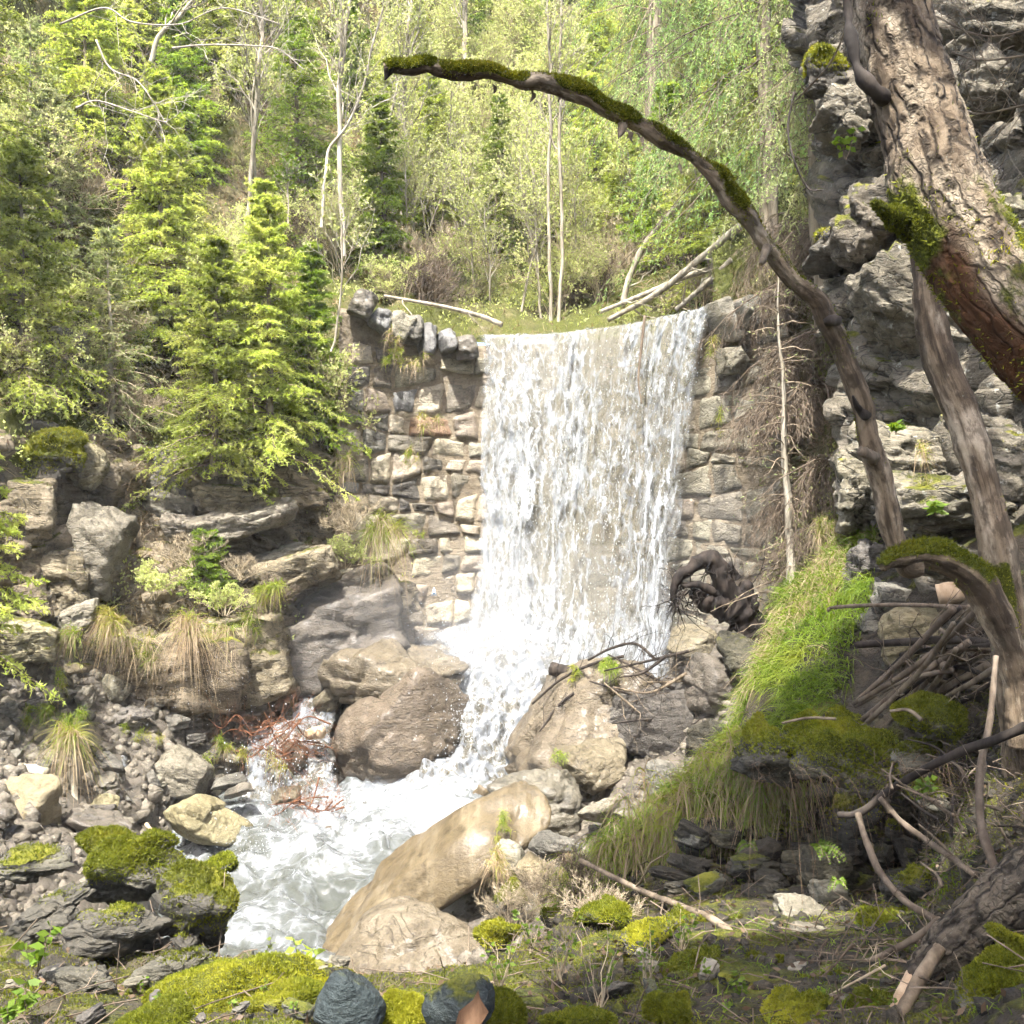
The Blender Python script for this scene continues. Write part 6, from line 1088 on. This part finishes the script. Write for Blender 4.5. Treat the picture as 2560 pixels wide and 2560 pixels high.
# low growth over the slopes
def cover(name, label, Vs, Fs, n, seed, filt=None):
    r = np.random.default_rng(seed); p, N, T = tri_sample(Vs, Fs, n, r)
    if filt is not None: k = filt(p); p, N = p[k], N[k]
    N = N*np.sign((N*(-p)).sum(1, keepdims=True)); d0 = p[:, 1]/15.
    g = fbm(p*1.1+seed, 3); a = g > .02; L = []
    V, F = blades_grass(p[~a], N[~a]*.6+[0, 0, .5], 3*int((~a).sum()),   .30, r, .8, .006, .6, 3); tag(link(name, mesh(name, V, F, L_DRY, False)), label+', dry grass', 'undergrowth', kind='stuff')
    q = np.repeat(p[a], 7, 0)+r.normal(size=(7*int(a.sum()), 3))*.07; dd = np.repeat(N[a], 7, 0)*.5+r.normal(size=q.shape)*.7+[0, 0, .4]
    V, F = leafquads(q, dd, .055*r.uniform(.5, 1.4, len(q)), .016, r); tag(link(name, mesh(name, V, F, L_BUD, False)), label+', small leaves', 'undergrowth', kind='stuff')
cover('undergrowth', 'tangled low growth covering the left slope', V_left, F_left, 15000, 1, lambda p: (p[:, 0]/p[:, 1] > -.56) & (p[:, 2]/p[:, 1] < .6))
cover('undergrowth', 'tangled low growth covering the slope behind the dam', V_back, F_back, 11000, 2, lambda p: p[:, 2]/p[:, 1] < .6)
cover('undergrowth', 'low growth in the cracks of the rocky left bank', V_bank, F_bank, 5000, 4, lambda p: (p[:, 0]/p[:, 1] > -.56) & (fbm(p*1.3+2, 3) > .08) & (p[:, 2] > -1.7))
cover('undergrowth', 'low growth on the slope right of the dam', V_rsl, F_rsl, 1500, 3)
def litter(name, label, Vs, Fs, n, seed, sz, filt):
    r = np.random.default_rng(seed); p, N, T = tri_sample(Vs, Fs, n, r); k = filt(p); p, N = p[k], N[k]; N = N*np.sign(N[:, 2:]+1e-9)
    d = np.cross(N, r.normal(size=N.shape))+N*.25; V, F = leafquads(p+N*.012, d, sz*r.uniform(.5, 1.3, len(p)), sz*.28, r); tag(link(name, mesh(name, V, F, L_LIT, False)), label, 'leaves', kind='stuff')
litter('leaf_litter', 'brown dead leaves strewn over the near left bank', V_fg, F_fg, 2600, 5, .034, lambda p: (np.abs(p[:, 0]/p[:, 1]) < .56))
litter('leaf_litter', 'brown dead leaves strewn over the shaded right bank', V_rbk, F_rbk, 3200, 6, .03, lambda p: (p[:, 0]/p[:, 1] < .56) & (p[:, 1] < 5.6))
litter('leaf_litter', 'brown dead leaves caught on the rocky left bank', V_bank, F_bank, 3000, 7, .055, lambda p: (p[:, 0]/p[:, 1] > -.56) & (fbm(p*1.5, 3) > .0))
# moss and small herbs over the near banks
def mosspatch(name, label, Vs, Fs, n, seed, L, filt, thr=.1):
    r = np.random.default_rng(seed); p, N, T = tri_sample(Vs, Fs, n, r); k = filt(p) & (fbm(p*2.4+seed, 4) > thr); p, N = p[k], N[k]; N = N*np.sign(N[:, 2:]+1e-9); k = .6+.8*(fbm(p*14, 3)+.5)
    V, F = blades(p, N+r.normal(size=p.shape)*.7+[0, 0, .3], L*k*r.uniform(.6, 1.5, len(p)), L*.26, r); tag(link(name, mesh(name, V, F, L_MOSS, False)), label, 'moss', kind='stuff')
mosspatch('ground_moss', 'yellow green moss patches on the near left bank', V_fg, F_fg, 170000, 8, .010, lambda p: np.abs(p[:, 0]/p[:, 1]) < .56, thr=-.25)
mosspatch('ground_moss', 'dark moss patches on the shaded right bank', V_rbk, F_rbk, 170000, 9, .010, lambda p: (p[:, 0]/p[:, 1] < .56) & (p[:, 1] < 5.4), thr=-.12)
def twiglitter(label, Vs, Fs, n, seed, filt):
    r = np.random.default_rng(seed); p, N, T = tri_sample(Vs, Fs, n, r); p = p[filt(p)]; m = len(p); d = nrm(r.normal(size=(m, 3))*A([1, .7, .35])); s = np.linspace(-.5, .5, 4)
    Q = p[:, None]+A([0, 0, .02])+d[:, None]*(s*r.uniform(.05, .35, (m, 1)))[..., None]+r.normal(size=(m, 4, 3))*.008; V, F = tubes(Q, np.full((m, 4), .0022)*r.uniform(.5, 1.5, (m, 1)), 3)
    tag(link('twig_litter', mesh('twig_litter', V, F, W_DEAD)), label, 'twigs', kind='stuff')
twiglitter('fine dead twigs strewn over the shaded right bank', V_rbk, F_rbk, 1700, 15, lambda p: (p[:, 0]/p[:, 1] < .56) & (p[:, 1] < 5.8))
twiglitter('fine dead twigs strewn over the near left bank', V_fg, F_fg, 700, 16, lambda p: np.abs(p[:, 0]/p[:, 1]) < .56)
r = np.random.default_rng(77); p, N, T = tri_sample(V_rbk, F_rbk, 5000, r); p = p[(p[:, 1] < 5.8) & (fbm(p*1.7+8, 3) > .0)]; V, F = blades_grass(p, np.tile(A([0, -.2, 1]), (len(p), 1)), 5000, .10, r, .8, .0016, .6, 4)
tag(link('sparse_grass', mesh('sparse_grass', V, F, L_GRD, False)), 'sparse thin grass on the shaded right bank', 'grass', kind='stuff')
# seedlings, ferns, herbs
def herb(label, px, py, d, seed, hpx, n=5, ls=46, leaf=L_LEAF, name='seedling', cat='plant', wm=None, lean=0., lps=8):
    r = np.random.default_rng(seed); root = thing(name, label, cat, P(px, py, d)); H = K(hpx, d); s = np.linspace(0, 1, 6); b = P(px, py, d); az = r.random(n)*6.28
    C = b+s[None, :, None]*np.stack([np.cos(az)*.35+lean, np.sin(az)*.3, np.ones(n)], -1)[:, None]*(H*r.uniform(.5, 1, n))[:, None, None]+r.normal(size=(n, 6, 3))*H*.02
    part('stems', *tubes(C, np.full((n, 6), .0022)*(1.2-s), 4), wm or W_DEAD, root)
    p, dd = along(C, lps, r, .35, 1.); sd = r.normal(size=p.shape)*A([1, .8, .3]); l = K(ls, d)
    V, F = leafquads(p, sd, l*r.uniform(.5, 1.1, len(p)), l*.27, r); part('leaves', V, F, leaf, root, False); return root
herb('fresh green leafy seedling at the bottom left', 90, 2440, 3.7, 1, 140, 4, 40); herb('second leafy seedling at the bottom left corner', 60, 2530, 3.2, 2, 90, 4, 38); herb('low herb leaves at the bottom left edge', 20, 2555, 3.0, 3, 60, 4, 32)
herb('dark leaved sprig before the white water', 755, 2440, 4.2, 4, 130, 3, 34, L_SPD, lean=.1, wm=W_DARK); herb('thin dark sprig with few leaves at the pool edge', 650, 2420, 4.3, 5, 130, 2, 18, L_SPD, lean=.3, wm=W_DARK, lps=4); herb('small green herb at the foot of the dark sprig', 760, 2440, 4.1, 6, 40, 4, 26)
herb('green leaves on the dark stone beside the brown leaf', 1090, 2520, 3.2, 7, 60, 3, 30)
for i, (px, py, d, h, lb) in enumerate([(1250,2480,3.7,150,'budding bramble left of the near middle'), (1400,2450,3.8,190,'budding bramble in the near middle'), (1500,2520,3.3,220,'tall budding bramble at the bottom middle'), (1620,2480,3.6,200,'budding bramble right of the bottom middle'), (1330,2380,4.5,120,'budding bramble behind the bright moss'), (1700,2400,4.2,130,'budding bramble by the grey mossy stone')]):
    herb(lb, px, py, d, 20+i, h, 9, 19, L_LEAF, 'bramble', 'shrub', W_TWIG, lps=5)
herb('ivy like herb on the lower right moss', 1850, 2500, 3.5, 30, 70, 5, 22); herb('leaf sprig right of the dark hollow', 2310, 1990, 4.4, 31, 60, 4, 30); herb('small herb under the arching fork on the cliff', 2340, 1290, 6.3, 32, 40, 5, 30); herb('leaf tuft on the cliff high by the trunk', 2115, 400, 5.4, 33, 90, 4, 26); herb('leaf tuft on the cliff ledge', 2240, 1085, 6.8, 34, 26, 5, 26)
for i in range(12):
    px, py = r.uniform(1560, 2420), r.uniform(2330, 2540); herb('small green herb on the shaded near right bank', px, py, float(SH_RBK.d(px, py))-.02, 50+i, r.uniform(25, 60), 4, 17, lps=6)['group'] = 'herbs on the near right bank'
for i in range(8):
    px, py = r.uniform(150, 1000), r.uniform(2450, 2550); herb('small green herb on the mossy near left bank', px, py, float(SH_FG.d(px, py))-.02, 70+i, r.uniform(20, 45), 3, 15, lps=5)['group'] = 'herbs on the near left bank'
def fern(label, px, py, d, seed, n, L):
    r = np.random.default_rng(seed); root = thing('fern', label, 'fern', P(px, py, d)); st, lf = [], []; s = np.linspace(0, 1, 12); k = K(L, d)
    for i in range(n):
        a = r.uniform(-2.6, -.5); dv = A([math.cos(a), -.6, .35+r.random()*.3]); C = P(px, py, d)+dv*(s*k)[:, None]+A([0, 0, -.75])*(s**2*k)[:, None]
        st.append(tubes(C[None], np.full((1, 12), .0016), 3)); tg = nrm(np.gradient(C, axis=0)); sd = nrm(np.cross(tg, [0, -.6, .8]))
        for sg in (1, -1): lf.append(leafquads(C[1:], sd[1:]*sg+tg[1:]*.35, (k*.26*(1-s[1:])**.7+.006), (k*.045), r))
    part('stems', *cat_mesh(st), W_DEAD, root)
    for V, F in lf: pass
    V, F = cat_mesh(lf); part('fronds', V, F, L_LEAF, root, False)
fern('sunlit small fern hanging in the dark hollow', 2040, 2115, 4.75, 1, 6, 75); fern('small fern on the lower hollow stones', 2095, 2200, 4.7, 2, 4, 45); fern('shaded fern at the left of the hollow', 1870, 2110, 5.1, 3, 4, 50); fern('fern sprig deep right of the hollow', 2370, 2190, 4.3, 4, 4, 45)
# the big brown leaf
q = P(A([1130, 1148, 1182, 1196, 1200, 1222, 1208, 1190, 1150]), A([2590, 2528, 2500, 2474, 2496, 2530, 2552, 2585, 2600]), 2.5)
c = q.mean(0)+A([0, -.02, .01]); V = np.vstack([q, c]); F = np.array([[i, (i+1) % 9, 9] for i in range(9)]); V2 = np.vstack([V, V+A([0, .003, -.002])]); k = np.arange(9)
solo('dead_leaf', 'large curled brown leaf at the bottom centre between dark stones', 'leaf', V2, [np.vstack([F, F[:, ::-1]+10]), np.stack([k, (k+1) % 9, (k+1) % 9+10, k+10], 1)], woodmat('brown_leaf', (.07, .035, .018), (.13, .075, .042), rnd=False))
# unseen leafy crowns over the viewer, placed and shaped to shade the near right
def crown_over(label, cx, cy, cz, rx, ry, rz, n, seed, base):
    r = np.random.default_rng(seed); root = thing('overhead_tree', label, 'tree', base); b = A(base); C = spl(np.vstack([b, b+(A([cx, cy, cz])-b)*.5+[.2, 0, .4], [cx, cy, cz]]), 12)[None]
    Rr = np.linspace(.16, .05, 12)[None]; Q, q = grow(C, Rr, 16, r, .55, .99, (rx*.7, rx*1.2), 1.1, .1, 6, .5, .15); Q2, q2 = grow(Q, q, 7, r, .2, .98, (.4, 1.1), .8, 0, 4, .5, .2); part('trunk', *tubes(C, Rr, 10), W_SPT, root); V, F = cat_mesh([tubes(Q, q, 4), tubes(Q2, np.maximum(q2, .003), 3)]); part('branches', V, F, W_SPT, root)
    k = nrm(r.normal(size=(n, 3)))*(r.random((n, 1))**.45); p = A([cx, cy, cz])+k*A([rx, ry, rz]); p = p[fbm(p*1.1+seed, 3) > -.12]
    V, F = leafquads(p, r.normal(size=p.shape), .17*r.uniform(.6, 1.3, len(p)), .06, r); part('crown', V, F, L_LEAF, root, False)
crown_over('leafy tree rising out of the picture beside the viewer on the right', .65, 2.5, 5.6, 2.1, 1.15, 1.2, 7500, 5, (3.6, .6, -1.4))
crown_over('leafy tree behind the viewer', -.15, -.4, 5.9, 1.2, .85, 1.0, 4600, 7, (2.2, -2.2, -1.6))
# ------------------------------------------------------------------ drifting spray at the foot of the fall
for lb, cx, cy, d, rx, ry, rz, den in [('white spray cloud at the foot of the waterfall', 1230, 1640, 13.4, 1.0, .7, .6, .16), ('thin mist drifting round the waterfall foot', 1300, 1560, 13.3, 2.0, 1.1, 1.25, .06), ('pale mist drifting over the driftwood right of the fall', 1780, 1480, 12.1, .8, .6, 1.5, .05), ('thin spray veil in front of the dark left bank', 900, 1600, 12.9, 1.2, .55, .8, .05), ('spray cloud over the cascade foot', 1010, 2030, 11.3, .9, .6, .35, .14)]:
    t = NT('spray_mist'); v = t.n('VolumePrincipled', {'Color': (.92, .95, 1., 1), 'Density': den, 'Anisotropy': .3}); t.t.links.new(v, t.out.inputs['Volume'])
    V, F = ico(3); o = link('spray_mist', mesh('spray_mist', V*A([rx, ry, rz]), F, t.m), None, P(cx, cy, d)); tag(o, lb, 'mist', kind='stuff')
t = NT('damp_air'); v = t.n('VolumePrincipled', {'Color': (.95, .97, 1., 1), 'Density': .0012, 'Anisotropy': .2}); t.t.links.new(v, t.out.inputs['Volume'])
bm = bmesh.new(); bmesh.ops.create_cube(bm, size=1); me = bpy.data.meshes.new('haze'); bm.to_mesh(me); bm.free(); me.materials.append(t.m)
o = link('haze', me, None, (0, 14, 6.5), (0, 0, 0), (44, 44, 24)); o['kind'] = 'stuff'; o['label'] = 'thin damp haze filling the gorge'; o['category'] = 'haze'
